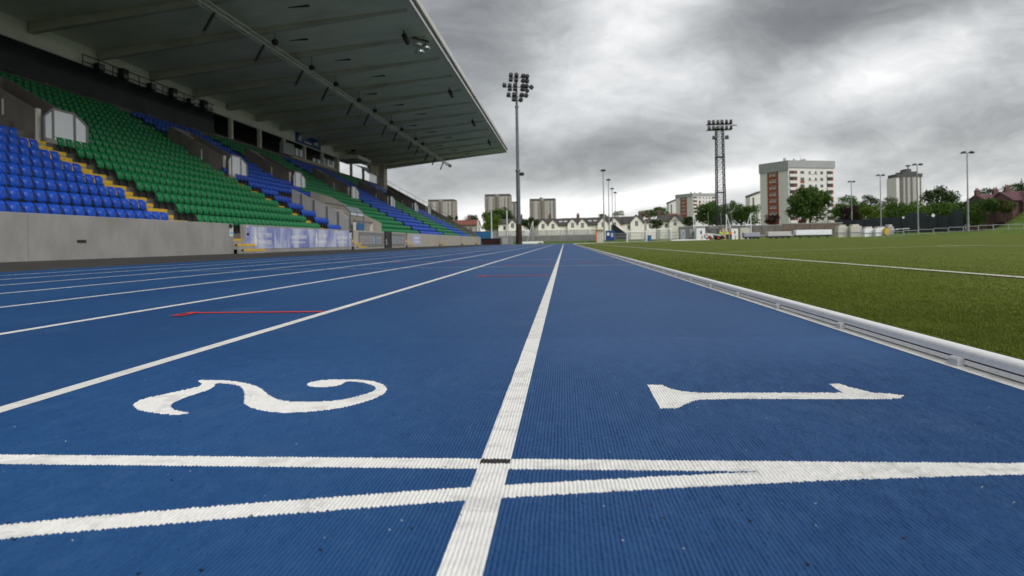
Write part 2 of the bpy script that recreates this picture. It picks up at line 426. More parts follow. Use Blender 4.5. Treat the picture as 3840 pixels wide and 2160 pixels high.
def ground_poly(name, pts, z, mat, parent=track):
    bm = bmesh.new(); vs = [bm.verts.new((x, y, z)) for x, y in pts]
    f = bm.faces.new(vs); f.normal_update()
    if f.normal.z < 0: f.normal_flip()
    bmesh.ops.triangulate(bm, faces=[f], ngon_method='EAR_CLIP')
    me = bpy.data.meshes.new(name); bm.to_mesh(me); bm.free(); me.materials.append(M[mat])
    o = bpy.data.objects.new(name, me); COL.objects.link(o); o.parent = parent; return o
L12 = -.1253
for k in range(1, 9):
    xc = L12-1.22*(k-1)
    ground_poly('lane_line', [(xc-.026, PY1 if k == 1 else -6), (xc+.026, PY1 if k == 1 else -6), (xc+.026, 106.6), (xc-.026, 106.6)], .0007, 'white_paint')
ground_poly('edge_line', [(1.094, -6), (1.150, -6), (1.150, 85.5), (1.094, 85.5)], .0012, 'white_paint')
# lines round the bend
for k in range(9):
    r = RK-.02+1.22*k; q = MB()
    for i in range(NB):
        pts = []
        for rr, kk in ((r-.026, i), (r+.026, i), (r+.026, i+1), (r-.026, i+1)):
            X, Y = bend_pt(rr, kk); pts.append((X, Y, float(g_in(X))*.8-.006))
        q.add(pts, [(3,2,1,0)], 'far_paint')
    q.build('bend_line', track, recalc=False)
ground_poly('finish_line', [(-9.95, 1.100), (PX0, 1.100), (PX0, 1.1513), (-9.95, 1.1513)], .0018, 'white_paint')
cl = [(-2.6, -.02), (-1.9, .37), (-1.35, .625), (-.95, .775), (-.688, .858), (-.45, .920), (-.213, .977), (-.054, 1.010), (.15, 1.047), (.38, 1.085), (.6, 1.113), (.85, 1.138), (1.094, 1.155)]
poly = []
for s in (1, -1):
    side = []
    for i, (x, y) in enumerate(cl):
        a = Vector(cl[max(i-1, 0)]); b = Vector(cl[min(i+1, len(cl)-1)]); d = (b-a).normalized()
        side.append((x-d.y*.0255*s, y+d.x*.0255*s))
    poly += side if s == 1 else side[::-1]
FINISH = [(-2, 1.100), (2, 1.100), (2, 1.1513), (-2, 1.1513)]; MARK = [(L12-.026, 1.127), (L12+.026, 1.127), (L12+.026, 1.1513), (L12-.026, 1.1513)]; CURVE = poly
TWO = [(-0.8598, 1.4526), (-0.8714, 1.4361), (-0.9078, 1.4393), (-0.9503, 1.4516), (-0.9913, 1.4717), (-1.0207, 1.4926), (-1.0426, 1.5151), (-1.056, 1.5406), (-1.064, 1.5723), (-1.0599, 1.6031), (-1.0443, 1.6305), (-1.0296, 1.6612), (-1.0151, 1.6941), (-1.0038, 1.7193), (-1.0025, 1.7453), (-1.0078, 1.7625), (-1.0216, 1.7788), (-1.0435, 1.7995), (-1.043, 1.8136), (-1.0137, 1.8163), (-0.9814, 1.8133), (-0.9448, 1.802), (-0.9047, 1.7825), (-0.8597, 1.7517), (-0.8238, 1.7194), (-0.7949, 1.6822), (-0.7565, 1.6294), (-0.7187, 1.5874), (-0.6862, 1.5674), (-0.6515, 1.5592), (-0.6202, 1.5584), (-0.5866, 1.5649), (-0.555, 1.5777), (-0.5321, 1.6026), (-0.5126, 1.6326), (-0.5009, 1.6649), (-0.498, 1.6972), (-0.5076, 1.7256), (-0.5313, 1.7577), (-0.5663, 1.787), (-0.6084, 1.7994), (-0.6079, 1.7804), (-0.6105, 1.7539), (-0.6229, 1.732), (-0.6443, 1.7206), (-0.6665, 1.7194), (-0.6886, 1.7321), (-0.7099, 1.758), (-0.7107, 1.7807), (-0.6965, 1.8052), (-0.6658, 1.819), (-0.6343, 1.8231), (-0.5979, 1.8216), (-0.5588, 1.8102), (-0.5229, 1.7882), (-0.493, 1.7538), (-0.4711, 1.707), (-0.4632, 1.6709), (-0.4635, 1.6283), (-0.4761, 1.5814), (-0.4999, 1.5349), (-0.5257, 1.5004), (-0.5594, 1.4783), (-0.5972, 1.4631), (-0.6384, 1.4571), (-0.678, 1.464), (-0.717, 1.4841), (-0.7486, 1.5079), (-0.7711, 1.5326), (-0.7865, 1.5583), (-0.8085, 1.6067), (-0.838, 1.6641), (-0.8683, 1.713), (-0.8976, 1.7451), (-0.9302, 1.7624), (-0.9576, 1.7691), (-0.9756, 1.7719), (-0.9595, 1.7387), (-0.9501, 1.7067), (-0.9515, 1.6734), (-0.9579, 1.6401), (-0.9614, 1.5948), (-0.9628, 1.557), (-0.956, 1.5311), (-0.9424, 1.5061), (-0.9236, 1.4848), (-0.8973, 1.4708)]
ONE = [(0.2097, 1.7518), (0.2467, 1.7518), (0.2604, 1.7099), (0.2838, 1.6745), (0.3245, 1.6617), (0.6666, 1.6626), (0.672, 1.7606), (0.6988, 1.7605), (0.7094, 1.7213), (0.7355, 1.6628), (0.7743, 1.6485), (0.7945, 1.6343), (0.7724, 1.6027), (0.7367, 1.5967), (0.3198, 1.5922), (0.2936, 1.5747), (0.2641, 1.5352), (0.2472, 1.5082), (0.208, 1.5078)]
def smooth_poly(p):                     # one round of corner cutting keeps the curves round
    out = []
    for i in range(len(p)):
        a, b = p[i], p[(i+1) % len(p)]
        out += [(a[0]*.75+b[0]*.25, a[1]*.75+b[1]*.25), (a[0]*.25+b[0]*.75, a[1]*.25+b[1]*.75)]
    return out
# the roped rubber by the finish line: every rope is geometry, and the paint follows it
def vnoise(X, Y, sx, sy, seed):
    r = np.random.default_rng(seed); G = r.random((257, 257)); a = X/sx+500.; b = Y/sy+500.
    i = np.floor(a).astype(int); j = np.floor(b).astype(int); fx = a-i; fy = b-j; fx = fx*fx*(3-2*fx); fy = fy*fy*(3-2*fy); i %= 256; j %= 256
    return (G[i, j]*(1-fx)+G[i+1, j]*fx)*(1-fy)+(G[i, j+1]*(1-fx)+G[i+1, j+1]*fx)*fy
gx = np.arange(PX0, PX1+.0005, .0013); gx[-1] = PX1; gy = np.concatenate([np.arange(PY0, 1.4, .003), np.arange(1.4, PY1, .007), [PY1]])
GX, GY = np.meshgrid(gx, gy)
fade = 1-sm((GY-1.7)/.85); rid = np.floor(GX/.0065+vnoise(GX, GY, .05, .09, 3)*.35)
ph = PI*(GX/.0065+vnoise(GX, GY, .05, .09, 3)*.35)
rope = np.abs(np.sin(ph))**.62
tone = .75+.5*vnoise(rid*1., GY, 1., .05, 4)
lum_ = vnoise(rid*3.7, GY+GX*.8, 1., .0085, 5)-.5; ln2 = vnoise(GX, GY, .0035, .005, 6)-.5
GZ = fade*(.0024*tone*(rope-1)+.0015*lum_*rope+.0006*ln2)+.0002
cx = (GX[:-1, :-1]+GX[1:, 1:])/2; cy = (GY[:-1, :-1]+GY[1:, 1:])/2
# ragged paint edges: the border wanders by a millimetre or two and bleeds into the grooves
jx = cx+.0007*(vnoise(cx, cy, .006, .006, 8)-.5); jy = cy+.0010*(vnoise(cx, cy, .0035, .006, 9)-.5)+.0005*(np.abs(np.sin(PI*cx/.0065))-.6)
def inside(pts):
    res = np.zeros(cx.shape, bool); n_ = len(pts)
    for k in range(n_):
        (xa, ya), (xb, yb) = pts[k], pts[(k+1) % n_]
        if ya == yb: continue
        c_ = (ya > jy) != (yb > jy)
        res ^= c_ & (jx < (xb-xa)*(jy-ya)/(yb-ya)+xa)
    return res
own = np.zeros(cx.shape, np.int8)
LAY = [('lane_number', smooth_poly(TWO), 'white_near'), ('lane_number', ONE, 'white_near'), ('lane_line', [(L12-.026, 0), (L12+.026, 0), (L12+.026, 3), (L12-.026, 3)], 'white_near'), ('finish_line', FINISH, 'white_near'), ('curved_start_line', CURVE, 'white_near'), ('finish_mark', MARK, 'black_near')]
for k, (nm, pts_, mt) in enumerate(LAY): own[inside(pts_)] = k+1
ncol = len(gx); ii, jj = np.meshgrid(np.arange(len(gy)-1), np.arange(ncol-1), indexing='ij')
quads = np.stack([ii*ncol+jj, ii*ncol+jj+1, (ii+1)*ncol+jj+1, (ii+1)*ncol+jj], -1)
VV = np.stack([GX, GY, GZ], -1).reshape(-1, 3)
for k, (nm, mt) in enumerate([('roped_rubber', 'track_near')]+[(a, c) for a, b, c in LAY]):
    Q = quads[own == k].reshape(-1, 4); us, inv = np.unique(Q, return_inverse=True); v_ = VV[us].copy(); Q = inv.reshape(-1, 4)
    me = bpy.data.meshes.new(nm); me.vertices.add(len(v_)); me.vertices.foreach_set('co', v_.reshape(-1).astype(np.float32))
    me.loops.add(Q.size); me.loops.foreach_set('vertex_index', Q.reshape(-1).astype(np.int32)); me.polygons.add(len(Q)); me.polygons.foreach_set('loop_start', np.arange(0, Q.size, 4, dtype=np.int32))
    me.polygons.foreach_set('use_smooth', np.ones(len(Q), bool)); me.materials.append(M[mt]); me.update(calc_edges=True)
    o = bpy.data.objects.new(nm, me); COL.objects.link(o); o.parent = track
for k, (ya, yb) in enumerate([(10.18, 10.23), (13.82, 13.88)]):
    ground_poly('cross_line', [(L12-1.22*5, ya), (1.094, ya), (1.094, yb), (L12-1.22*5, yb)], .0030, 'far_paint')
def hurdle_mark(xr, y, n):              # red bar with a square at its outer end
    xl = xr-.80
    ground_poly('red_mark', [(xl+.06, y-.028), (xr, y-.028), (xr, y+.028), (xl+.06, y+.028)], .0030, 'red_paint')
    o = ground_poly('red_square', [(xl-.01, y-.17), (xl+.062, y-.17), (xl+.062, y+.028), (xl-.01, y+.028)], .0045, 'red_paint')
    ground_poly('square_centre', [(xl+.008, y-.12), (xl+.032, y-.12), (xl+.032, y-.05), (xl+.008, y-.05)], .0060, 'black_paint')
hurdle_mark(L12-1.22-.026, 3.665, 0)
hurdle_mark(L12-.026, 7.41, 1)
for k, y in ((0, 11.6), (1, 10.9), (2, 12.6), (3, 13.3), (4, 15.2), (5, 16.8), (6, 19.)):
    hurdle_mark(L12-1.22*(k-1)-.05, y, 2)

# infield turf
xs = np.concatenate([np.linspace(1.335, 8, 18), np.linspace(9, 74, 44)])
ys = np.concatenate([np.linspace(-9, 85.5, 40), np.linspace(87, 85.5+RI, 26)])
X, Y = np.meshgrid(xs, ys)
tu = (X-1.335)/(74-1.335)
half = np.sqrt(np.maximum(RI**2-np.maximum(Y-YC, 0)**2, .01))
XX = (XC-half)+tu*2*half
Z = g_in(XX)+.008
me = bpy.data.meshes.new('infield_turf'); nx, ny = len(xs), len(ys)
me.from_pydata(np.stack([XX, Y, Z], -1).reshape(-1, 3).tolist(), [], [(j*nx+i, j*nx+i+1, (j+1)*nx+i+1, (j+1)*nx+i) for j in range(ny-1) for i in range(nx-1)])
me.materials.append(M['turf']); me.polygons.foreach_set('use_smooth', [True]*len(me.polygons)); me.update()
turf = bpy.data.objects.new('infield_turf', me); COL.objects.link(turf); tag(turf, kind='structure')
def turf_line(a, b, w):
    a, b = Vector(a), Vector(b); d = (b-a).normalized(); n = Vector((-d.y, d.x)); q = MB(); K = 40
    for i in range(K):
        p, r = a.lerp(b, i/K), a.lerp(b, (i+1)/K)
        q.add([(*c, float(g_in(c.x))+.016) for c in (p+n*w/2, p-n*w/2, r-n*w/2, r+n*w/2)], [(0,1,2,3)], 'turf_line')
    o = q.build('pitch_line', turf, recalc=False)
    for pl in o.data.polygons:
        if pl.normal.z < 0: pl.flip()
turf_line((3.72, -5), (3.1, 75), .09)
turf_line((3.3, 17.0), (10.6, 17.8), .09)
turf_line((10.0, 18.6), (11.0, 12.6), .09)
turf_line((12, 62), (20, 62), .2); turf_line((22, 52), (30, 51), .15)
# grass blades standing near the kerb
N = 120000
by = 1.2-3.4*np.log(1-rng.random(N)*.9985); bx = 1.345-np.log(1-rng.random(N)*.998)*(.28+by*.16)
a = rng.random(N)*2*PI; h = (.006+.010*rng.random(N)); w = .0016+.0016*rng.random(N)+.0005*by
lean = .009*rng.standard_normal((N, 2)); zb = g_in(bx)+.006
P = np.zeros((N, 3, 3))
P[:, 0] = np.stack([bx-np.cos(a)*w, by-np.sin(a)*w, zb], -1); P[:, 1] = np.stack([bx+np.cos(a)*w, by+np.sin(a)*w, zb], -1)
P[:, 2] = np.stack([bx+lean[:, 0], by+lean[:, 1], zb+h], -1)
def tri_mesh(name, P, matl, k=3):
    n = len(P); me = bpy.data.meshes.new(name)
    me.vertices.add(n*k); me.vertices.foreach_set('co', P.reshape(-1).astype(np.float32))
    me.loops.add(n*k); me.loops.foreach_set('vertex_index', np.arange(n*k, dtype=np.int32))
    me.polygons.add(n); me.polygons.foreach_set('loop_start', np.arange(0, n*k, k, dtype=np.int32))
    me.update(calc_edges=True)
    for m in (matl if isinstance(matl, list) else [matl]): me.materials.append(m)
    return me
o = bpy.data.objects.new('grass', tri_mesh('grass', P, M['blade'])); COL.objects.link(o)
tag(o, 'short green grass blades along the inside of the kerb', 'grass', kind='stuff')

# apron between track and stand, and the chute surround
mb = MB()
ZA = .083
def apron_z(x): return ZA*(-10.02-x)/4.78
for a, b in ((-9, 40), (40, 112)):
    mb.quad((-14.85, a, ZA), (-10.02, a, -.001), (-10.02, b, -.001), (-14.85, b, ZA), 'asphalt')
mb.quad((-24, 112, ZA*.5), (-10.02, 112, -.001), (-10.02, 124, -.001), (-24, 124, ZA*.5), 'asphalt')
ap = tag(mb.build('apron', recalc=False), kind='structure')
for p in ap.data.polygons:
    if p.normal.z < 0: p.flip()

# kerb rail
kr = thing('kerb_rail', 'white aluminium kerb rail edging the inside of lane one', 'kerb rail', (0, 0, 0))
prof = [(.006, .004), (.000, .007), (.000, .0225), (.004, .0235), (.004, .0265), (.000, .0275), (.000, .044), (.005, .053), (.014, .0585), (.026, .060), (.038, .0585), (.047, .053), (.052, .044), (.052, .007), (.046, .004)]
pts = [(1.134, y) for y in np.concatenate([np.arange(-6, 85, 4.), [85.5]])]
pts += [(XC-(RK-.040)*math.cos(PI*i/60), YC+(RK-.040)*math.sin(PI*i/60)) for i in range(1, 40)]
vs = []; fs = []; n = len(prof)
for i, (x, y) in enumerate(pts):
    a = Vector(pts[max(i-1, 0)]); b = Vector(pts[min(i+1, len(pts)-1)]); d = (b-a).normalized(); nn = Vector((d.y, -d.x))
    for u, z in prof: vs.append((x+nn.x*u, y+nn.y*u, z*.88+float(g_in(x))*.8))
for i in range(len(pts)-1):
    for j in range(n): fs.append((i*n+j, i*n+(j+1) % n, (i+1)*n+(j+1) % n, (i+1)*n+j))
q = MB(); q.add(vs, fs, 'alu', True)
o = q.build('rail', kr); o.data.materials.append(M['alu_dark'])
for p in o.data.polygons:
    j = p.index % n
    if j in (2, 3, 4): p.material_index = 1
    if j not in (6, 7, 8, 9, 10, 11): p.use_smooth = False
q = MB(); q.prism([(.004, .001), (.004, .019), (.010, .025), (.0245, .026), (.0245, .021), (.008, .016), (.008, .001)], lambda u, v, d: (u, -.023+d, v), .046, 'clip'); q.prism([(.008, .001), (.008, .016), (.0245, .021), (.0245, .001)], lambda u, v, d: (u, -.022+d, v), .003, 'clip'); q.box(.006, .022, -.010, .010, .001, .012, 'alu_dark')
post = q.build('post', kr, (1.109, 1.20, 0))
for i in range(1, 97):
    c = post.copy(); COL.objects.link(c); c.parent = kr; c.location = (1.109, 1.20+.806*i, 0)

# ================================================================== GRANDSTAND
XW, DX, DZ, NR = -14.8, .90, .505, 18
Y0S, Y1S = 8., 113.
def nose(i): return -15.0-DX*i
def tread(i): return 1.0+DZ*i
def rake(x): return 1.0+(DZ/DX)*(-x-15.0)
stand = thing('grandstand', 'large covered concrete grandstand of blue and green seats left of the track', 'grandstand', (XW, Y1S, 0))
stand.location = (0, 0, 0)
# terrace steps
q = MB(); pr = [(-14.95, .1)]
for i in range(NR): pr += [(nose(i), tread(i)), (nose(i+1), tread(i))]
pr += [(nose(NR), .1)]
q.prism(pr, lambda u, v, d: (u, Y0S+d, v), Y1S-Y0S, 'dark_concrete')
q.build('terrace', stand)
# front wall in lengths with gaps for steps
gaps = [(28.65, 29.65), (45.2, 46.15), (61.0, 62.2), (77.6, 78.6), (94.1, 95.5), (109.3, 110.6)]
edges = [Y0S]+[e for g in gaps for e in g]+[116.5]
ZT = 1.425
for i in range(0, len(edges), 2):
    a, b = edges[i], edges[i+1]; q = MB()
    m = 'concrete' if i < 4 else 'pale_concrete'
    q.box(XW-.22, XW, a, b, 0, ZT, m)
    w = q.build('front_wall', stand, bevel=.02)
    if i == 0:                       # formwork joints and a drain slot cast in the near length
        s = MB()
        for yy in (17.2, 22.0, 26.9, 32.0): s.box(XW+.001, XW+.003, yy, yy+.010, .12, 1.38, 'vom')
        s.build('joint', w)
        s = MB(); s.box(XW+.001, XW+.02, 19.05, 19.42, .60, .68, 'black'); s.build('drain_slot', w)
# steps through the gaps, yellow nosings
for k, (a, b) in enumerate(gaps):
    q = MB(); ys_ = []
    for j in range(4):
        z = .27+.24*j; xa = XW+.45-.30*j
        q.box(xa-1.5, xa, a+(.002 if j > 1 else -.0), b+(1.1-.36*j if j < 2 else -.002), .0, z, 'concrete')
        y = MB(); y.box(xa-.09, xa+.004, a+(.002 if j > 1 else -.0), b+(1.1-.36*j if j < 2 else -.002), z-.09, z+.006, 'yellow'); ys_.append(y)
    st = q.build('track_steps', stand)
    for y in ys_: y.build('nosing', st)
# notices, little black cameras at wall ends
def wall_notice(y, z0, z1, label):
    t = thing('wall_notice', label, 'notice', (XW, y, z0))
    q = MB(); q.box(.002, .014, -.14, .14, 0, z1-z0, 'sign_text'); q.build('board', t)
    q = MB(); q.box(.016, .018, -.11, .11, .08, .20, 'sky_blue'); q.build('blue_panel', t)
    q = MB(); q.box(.016, .018, -.02, .03, (z1-z0)*.55, (z1-z0)*.8, 'flat_grey'); q.box(.016, .018, -.06, .06, (z1-z0)*.48, (z1-z0)*.52, 'flat_grey'); q.build('figure', t)
wall_notice(28.42, .86, 1.40, 'white and blue notice at the end of the long bare wall, beside the first steps')
wall_notice(29.95, .83, 1.37, 'white and blue notice at the near end of the blue printed banner')
wall_notice(45.0, .85, 1.36, 'white and blue notice at the far end of the blue printed banner')
for y, lb in ((28.30, 'small black dome camera on the end of the long bare wall'), (44.75, 'small black dome camera above the far end of the blue banner')):
    t = thing('dome_camera', lb, 'camera', (XW, y, 1.34))
    q = MB(); q.lathe((.05, 0, -.02), [(.02, -.09), (.07, -.06), (.09, 0), (.085, .05), (.03, .08)], 'black', 12); q.build('dome', t)
    q = MB(); q.box(-.01, .05, -.03, .03, .02, .07, 'black'); q.build('bracket', t)
# printed banners on the front wall
def text_mesh(body, size, matname, name, parent, loc, sx=1., ex=.004, sp=1.):
    cu = bpy.data.curves.new(name, 'FONT'); cu.body = body; cu.size = size; cu.extrude = ex; cu.space_character = sp; cu.resolution_u = 3
    tmp = bpy.data.objects.new('tmp', cu); COL.objects.link(tmp)
    dg = bpy.context.evaluated_depsgraph_get(); me = bpy.data.meshes.new_from_object(tmp.evaluated_get(dg))
    bpy.data.objects.remove(tmp); me.materials.clear(); me.materials.append(M[matname])
    co = np.empty(len(me.vertices)*3); me.vertices.foreach_get('co', co); co = co.reshape(-1, 3)
    new = np.stack([co[:, 2], co[:, 0]*sx, co[:, 1]], -1); me.vertices.foreach_set('co', new.reshape(-1)); me.update()
    o = bpy.data.objects.new(name, me); COL.objects.link(o); o.parent = parent; o.location = loc; return o
bn = thing('wall_banner', 'long periwinkle blue printed banner with white sponsor lettering on the front wall', 'banner', (XW, 29.75, .28))
q = MB(); q.box(.003, .018, 0, 15.1, 0, 1.06, 'banner_blue'); q.build('sheet', bn)
FNG = [(0, .0), (.14, .0), (.20, .18), (.17, .34), (.12, .40), (.14, .62), (.11, .80), (.07, .80), (.05, .55), (.02, .52), (-.02, .30)]
for u in (.95, 8.8):
    q = MB(); q.prism([(a*1.5, b) for a, b in FNG], lambda a, b, d: (.021+d, u-.1+a, .16+b), .004, 'sign_text'); q.build('emblem', bn)
    text_mesh('LOTTERY', .30, 'sign_text', 'lettering', bn, (.022, u+.35, .55), 1.15)
    text_mesh('FUNDED', .30, 'sign_text', 'lettering', bn, (.022, u+.35, .20), 1.2)
for u in (5.1, 12.3):
    text_mesh('sportscotland', .36, 'sign_text', 'lettering', bn, (.022, u, .50), 1.08)
    text_mesh('the national agency for sport', .15, 'sign_text', 'lettering', bn, (.022, u+.15, .26), 1.05)
def grey_banner(ya, yb, label):
    t = thing('wall_banner', label, 'banner', (XW, ya, .20))
    L = yb-ya; q = MB(); q.box(.003, .018, 0, L, 0, 1.12, 'banner_grey'); q.build('sheet', t)
    q = MB(); q.box(.020, .022, 0, L, .97, .985, 'banner_letter'); q.box(.020, .022, 0, L, .12, .135, 'banner_letter')
    x = .3
    for blk in (.52, .9):
        while x < L*blk:
            ww = .16+.10*random.random()
            q.box(.020, .022, x, x+ww, .24, .86, 'banner_letter'); q.box(.0225, .0235, x+ww*.36, x+ww*.64, .34, .60 if random.random() < .5 else .76, 'banner_grey')
            x += ww+.05
        x = L*.66
    q.build('lettering', t)
    q = MB(); q.box(.020, .022, L*.545, L*.60, .25, .85, 'sky_blue'); q.build('emblem', t)
grey_banner(46.7, 53.4, 'grey banner with pale block letters between the yellow steps and the black gate')
grey_banner(55.6, 60.6, 'shorter grey banner with pale block letters beyond the black gate')
t = thing('wall_banner', 'small square periwinkle banner with white lettering beyond the grey banners', 'banner', (XW, 63.6, .30))
q = MB(); q.box(.003, .018, 0, 3.9, 0, 1.02, 'lilac'); q.build('sheet', t)
q = MB(); q.box(.020, .022, .9, 3.0, .58, .74, 'sign_text'); q.box(.020, .022, 1.1, 2.9, .24, .36, 'sign_text'); q.build('lettering', t)
t = thing('black_gate', 'black solid gate with a white letter between the two grey banners', 'gate', (XW, 53.55, 0))
q = MB(); q.box(.004, .07, 0, 1.95, .08, 1.44, 'black'); q.build('panel', t)
q = MB(); q.tube((.09, .02, .05), (.09, .02, 1.5), .035, mat='black'); q.tube((.09, 1.93, .05), (.09, 1.93, 1.5), .035, mat='black'); q.build('gate_post', t)
text_mesh('S', .62, 'sign_text', 'lettering', t, (.074, .25, .38), 1.25)

# rear of the stand: wall, columns, fascia, dark concourse
XB = -31.5
q = MB(); q.box(XB-.25, XB, Y0S, Y1S, 9.4, 10.72, 'vom'); q.build('rear_wall', stand)
q = MB(); q.box(XB-.35, XB-.02, Y0S, 91.2, 12.65, 14.10, 'rear'); q.box(XB-.35, XB-.04, 91.2, Y1S, 13.2, 14.0, 'rear'); q.build('rear_fascia', stand)
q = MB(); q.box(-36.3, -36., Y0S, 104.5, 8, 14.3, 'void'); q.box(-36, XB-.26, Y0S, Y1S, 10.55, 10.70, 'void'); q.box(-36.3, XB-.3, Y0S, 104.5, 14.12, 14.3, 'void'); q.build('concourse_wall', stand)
ycol = [61.2+6*k for k in range(-9, 9)]
for y in ycol:
    if y > 108: continue
    q = MB(); q.box(XB-.42, XB-.06, y-.17, y+.17, 10.6, 12.75, 'column'); q.build('column', stand, bevel=.02)
q = MB()
for k in range(3): q.box(XB-.10, XB-.06, 74.9+1.25*k, 75.8+1.25*k, 11.15, 12.0, 'white'); 
q.build('window_reflection', stand)  # brightness reflected by these panes is put in as plain white panels
q = MB()
for k in range(9): q.box(XB-.10, XB-.06, 81.6+.88*k, 82.3+.88*k, 10.95, 11.5 if k < 4 else 11.95, 'sky_pane' if k % 2 else 'white')
q.build('glazed_front', stand)
q = MB(); q.box(XB-.4, XB-.04, 72.3, 91.0, 10.72, 11.05, 'tan'); q.build('sill', stand)
q = MB(); q.box(XB+.03, XB+.5, 71.5, 74.4, 10.75, 12.1, 'grey_box'); q.build('plant_cabinet', stand, bevel=.03)
q = MB(); q.box(XB-1.2, -29.0, 92.0, 98.3, 12.66, 13.2, 'rear'); q.build('camera_platform', stand, bevel=.02)
q = MB()
for yy in (92.6, 95.2, 97.6): q.tube((-29.9, yy, 13.2), (-29.9, yy, 14.1), .05, mat='black'); q.box(-30.2, -29.6, yy-.2, yy+.25, 13.8, 14.2, 'black')
q.build('camera_equipment', stand)
q = MB(); q.add([(XB+.3, 97, 12.45), (XB+.3, 104.6, 12.75), (XB+.3, 104.6, 11.9), (XB+.3, 100.5, 12.35), (XB+.2, 97, 12.45), (XB+.2, 104.6, 12.75), (XB+.2, 104.6, 11.9), (XB+.2, 100.5, 12.35)], [(0,1,2,3), (7,6,5,4), (0,4,5,1), (1,5,6,2), (2,6,7,3), (3,7,4,0)], 'lilac'); q.build('white_hoarding', stand)
q = MB(); q.box(XB-.3, XB+.25, 105.6, Y1S-.02, 12.1, 14.3, 'tan'); q.box(XB-.3, XB+1.0, 110.9, Y1S-.02, 9.3, 14.2, 'tan'); q.build('end_pillar', stand)
gs = MB()
for k in range(7): gs.box(XB+.30, XB+.34, 104.9+.86*k, 105.70+.86*k, 10.75, 11.95, 'clear_pane')
gs.build('glass_screen', stand)
gs = MB()
for k in range(8): gs.box(XB+.28, XB+.36, 104.83+.86*k, 104.89+.86*k, 10.5, 12.02, 'frame')
gs.box(XB+.27, XB+.37, 104.8, 110.95, 11.96, 12.04, 'frame'); gs.build('screen_frame', stand)
# sloping parapet at the far end with a rail on top
q = MB(); q.prism([(-15.0, .0), (XW, .0), (XW, 1.6), (-15.6, rake(-15.6)+1.0), (XB, rake(XB)+1.05), (XB, .0)], lambda u, v, d: (u, Y1S+d, v), .3, 'vom'); q.build('end_parapet', stand)
q = MB(); q.tube((-15.6, Y1S+.15, rake(-15.6)+1.45), (XB+.4, Y1S+.15, rake(XB)+1.5), .03, mat='frame')
for k in range(12):
    x = -15.8-1.4*k; q.tube((x, Y1S+.15, rake(x)+.95), (x, Y1S+.15, rake(x)+1.46), .025, mat='frame', n=6)
q.build('handrail', stand)
# roof
XF, ZF, XR, ZR = -9.67, 15.83, XB-.6, 13.86
def zroof(x): return ZF+(ZR-ZF)*(XF-x)/(XF-XR)
roof = MB()
roof.prism([(XF, ZF), (XF, ZF+.16), (XR, ZR+.55), (XR, ZR)], lambda u, v, d: (u, Y0S+d, v), Y1S-Y0S, 'soffit')
roof = roof.build('roof', stand)
q = MB()
q.box(XF, XF+.16, Y0S, Y1S+.15, ZF-.02, ZF+.22, 'fascia'); q.box(XF, XF+.10, Y0S, Y1S+.15, ZF+.22, ZF+.40, 'fascia_dark'); q.box(XF, XF+.34, Y0S, Y1S+.15, ZF+.40, ZF+.84, 'fascia')
q.build('front_gutter', roof)
q = MB(); q.prism([(XF, ZF-.05), (XF, ZF+.6), (XR, ZR+.9), (XR, ZR-.35)], lambda u, v, d: (u, Y1S+.002+d, v), .14, 'rear'); q.build('end_fascia', roof)
for k in range(18):
    y = 112.4-5.8*k; q = MB()
    q.prism([(XF-.35, zroof(XF-.35)-.004), (XF-.35, zroof(XF)-.10), (-20., zroof(-20.)-.34), (XB+.1, zroof(XB)-.62), (XB+.1, zroof(XB)-.004)], lambda u, v, d: (u, y-.2+d, v), .40, 'rib')
    q.build('rib', roof)
# shallow folds of the soffit between ribs and the narrow fluorescent strips
for k in range(17):
    y = 112.4-5.8*k-2.9; q = MB()
    xa = -15.5-(k % 3)*1.2
    q.box(xa-3.2, xa, y-.07, y+.07, zroof(xa)-.12, zroof(xa)-.02, 'fascia_dark'); q.build('strip_light', roof)

# lighting truss under the roof, its spotlights, lamps on the roof edge
XT = -19.5
def ztruss(y): return 13.78
tr = thing('lighting_truss', 'long pale metal lighting truss hung below the grandstand roof', 'truss', (XT, 113.4, 13.9))
q = MB(); zz = -.1
for dx, dz in ((-.16, -.16), (.16, -.16), (.16, .16), (-.16, .16)): q.tube((dx, -103, zz+dz), (dx, 0, zz+dz), .038, mat='fascia', n=8)
q.build('chord', tr)
q = MB()
for k in range(103):
    s = 1 if k % 2 else -1
    q.bar((-.16, -k, zz-.16*s), (-.16, -k-1, zz+.16*s), .025, .025, 'fascia'); q.bar((.16, -k, zz+.16*s), (.16, -k-1, zz-.16*s), .025, .025, 'fascia')
    q.bar((-.16*s, -k, zz-.16), (.16*s, -k-1, zz-.16), .025, .025, 'fascia')
q.build('lattice', tr)
q = MB(); q.box(-.22, .22, -.02, .05, zz-.22, zz+.22, 'frame'); q.tube((0, .2, zz), (0, -.3, zz), .26, .26, 'galv', 14); q.build('end_cap', tr)
spots = [42.2, 48.7, 54.1, 60.5, 65.7, 72.3, 77.0, 84.5, 88.7, 95.0, 100.4, 107.0]
sp0 = None
for k, y in enumerate([24., 30., 36.]+spots):
    lb = 'black tubular spotlight hanging from the roof truss, %s from its far end' % ordw(15-k)
    if sp0 is None:
        sp0 = thing('spotlight', lb, 'spotlight', (XT, y, 13.55), 0, 'spotlights hung along the roof truss')
        q = MB(); q.tube((-.05, -.03, .0), (-.42, -.40, -1.08), .085, .10, 'black', 10); q.build('barrel', sp0)
        q = MB(); q.tube((-.42, -.40, -1.08), (-.44, -.42, -1.13), .10, .085, 'frame', 10); q.build('lens', sp0)
        q = MB(); q.bar((-.0, 0, .15), (-.06, -.04, -.15), .05, .12, 'black'); q.build('yoke', sp0)
    else: dup(sp0, (XT, y, 13.55), 0, lb)
wn0 = None
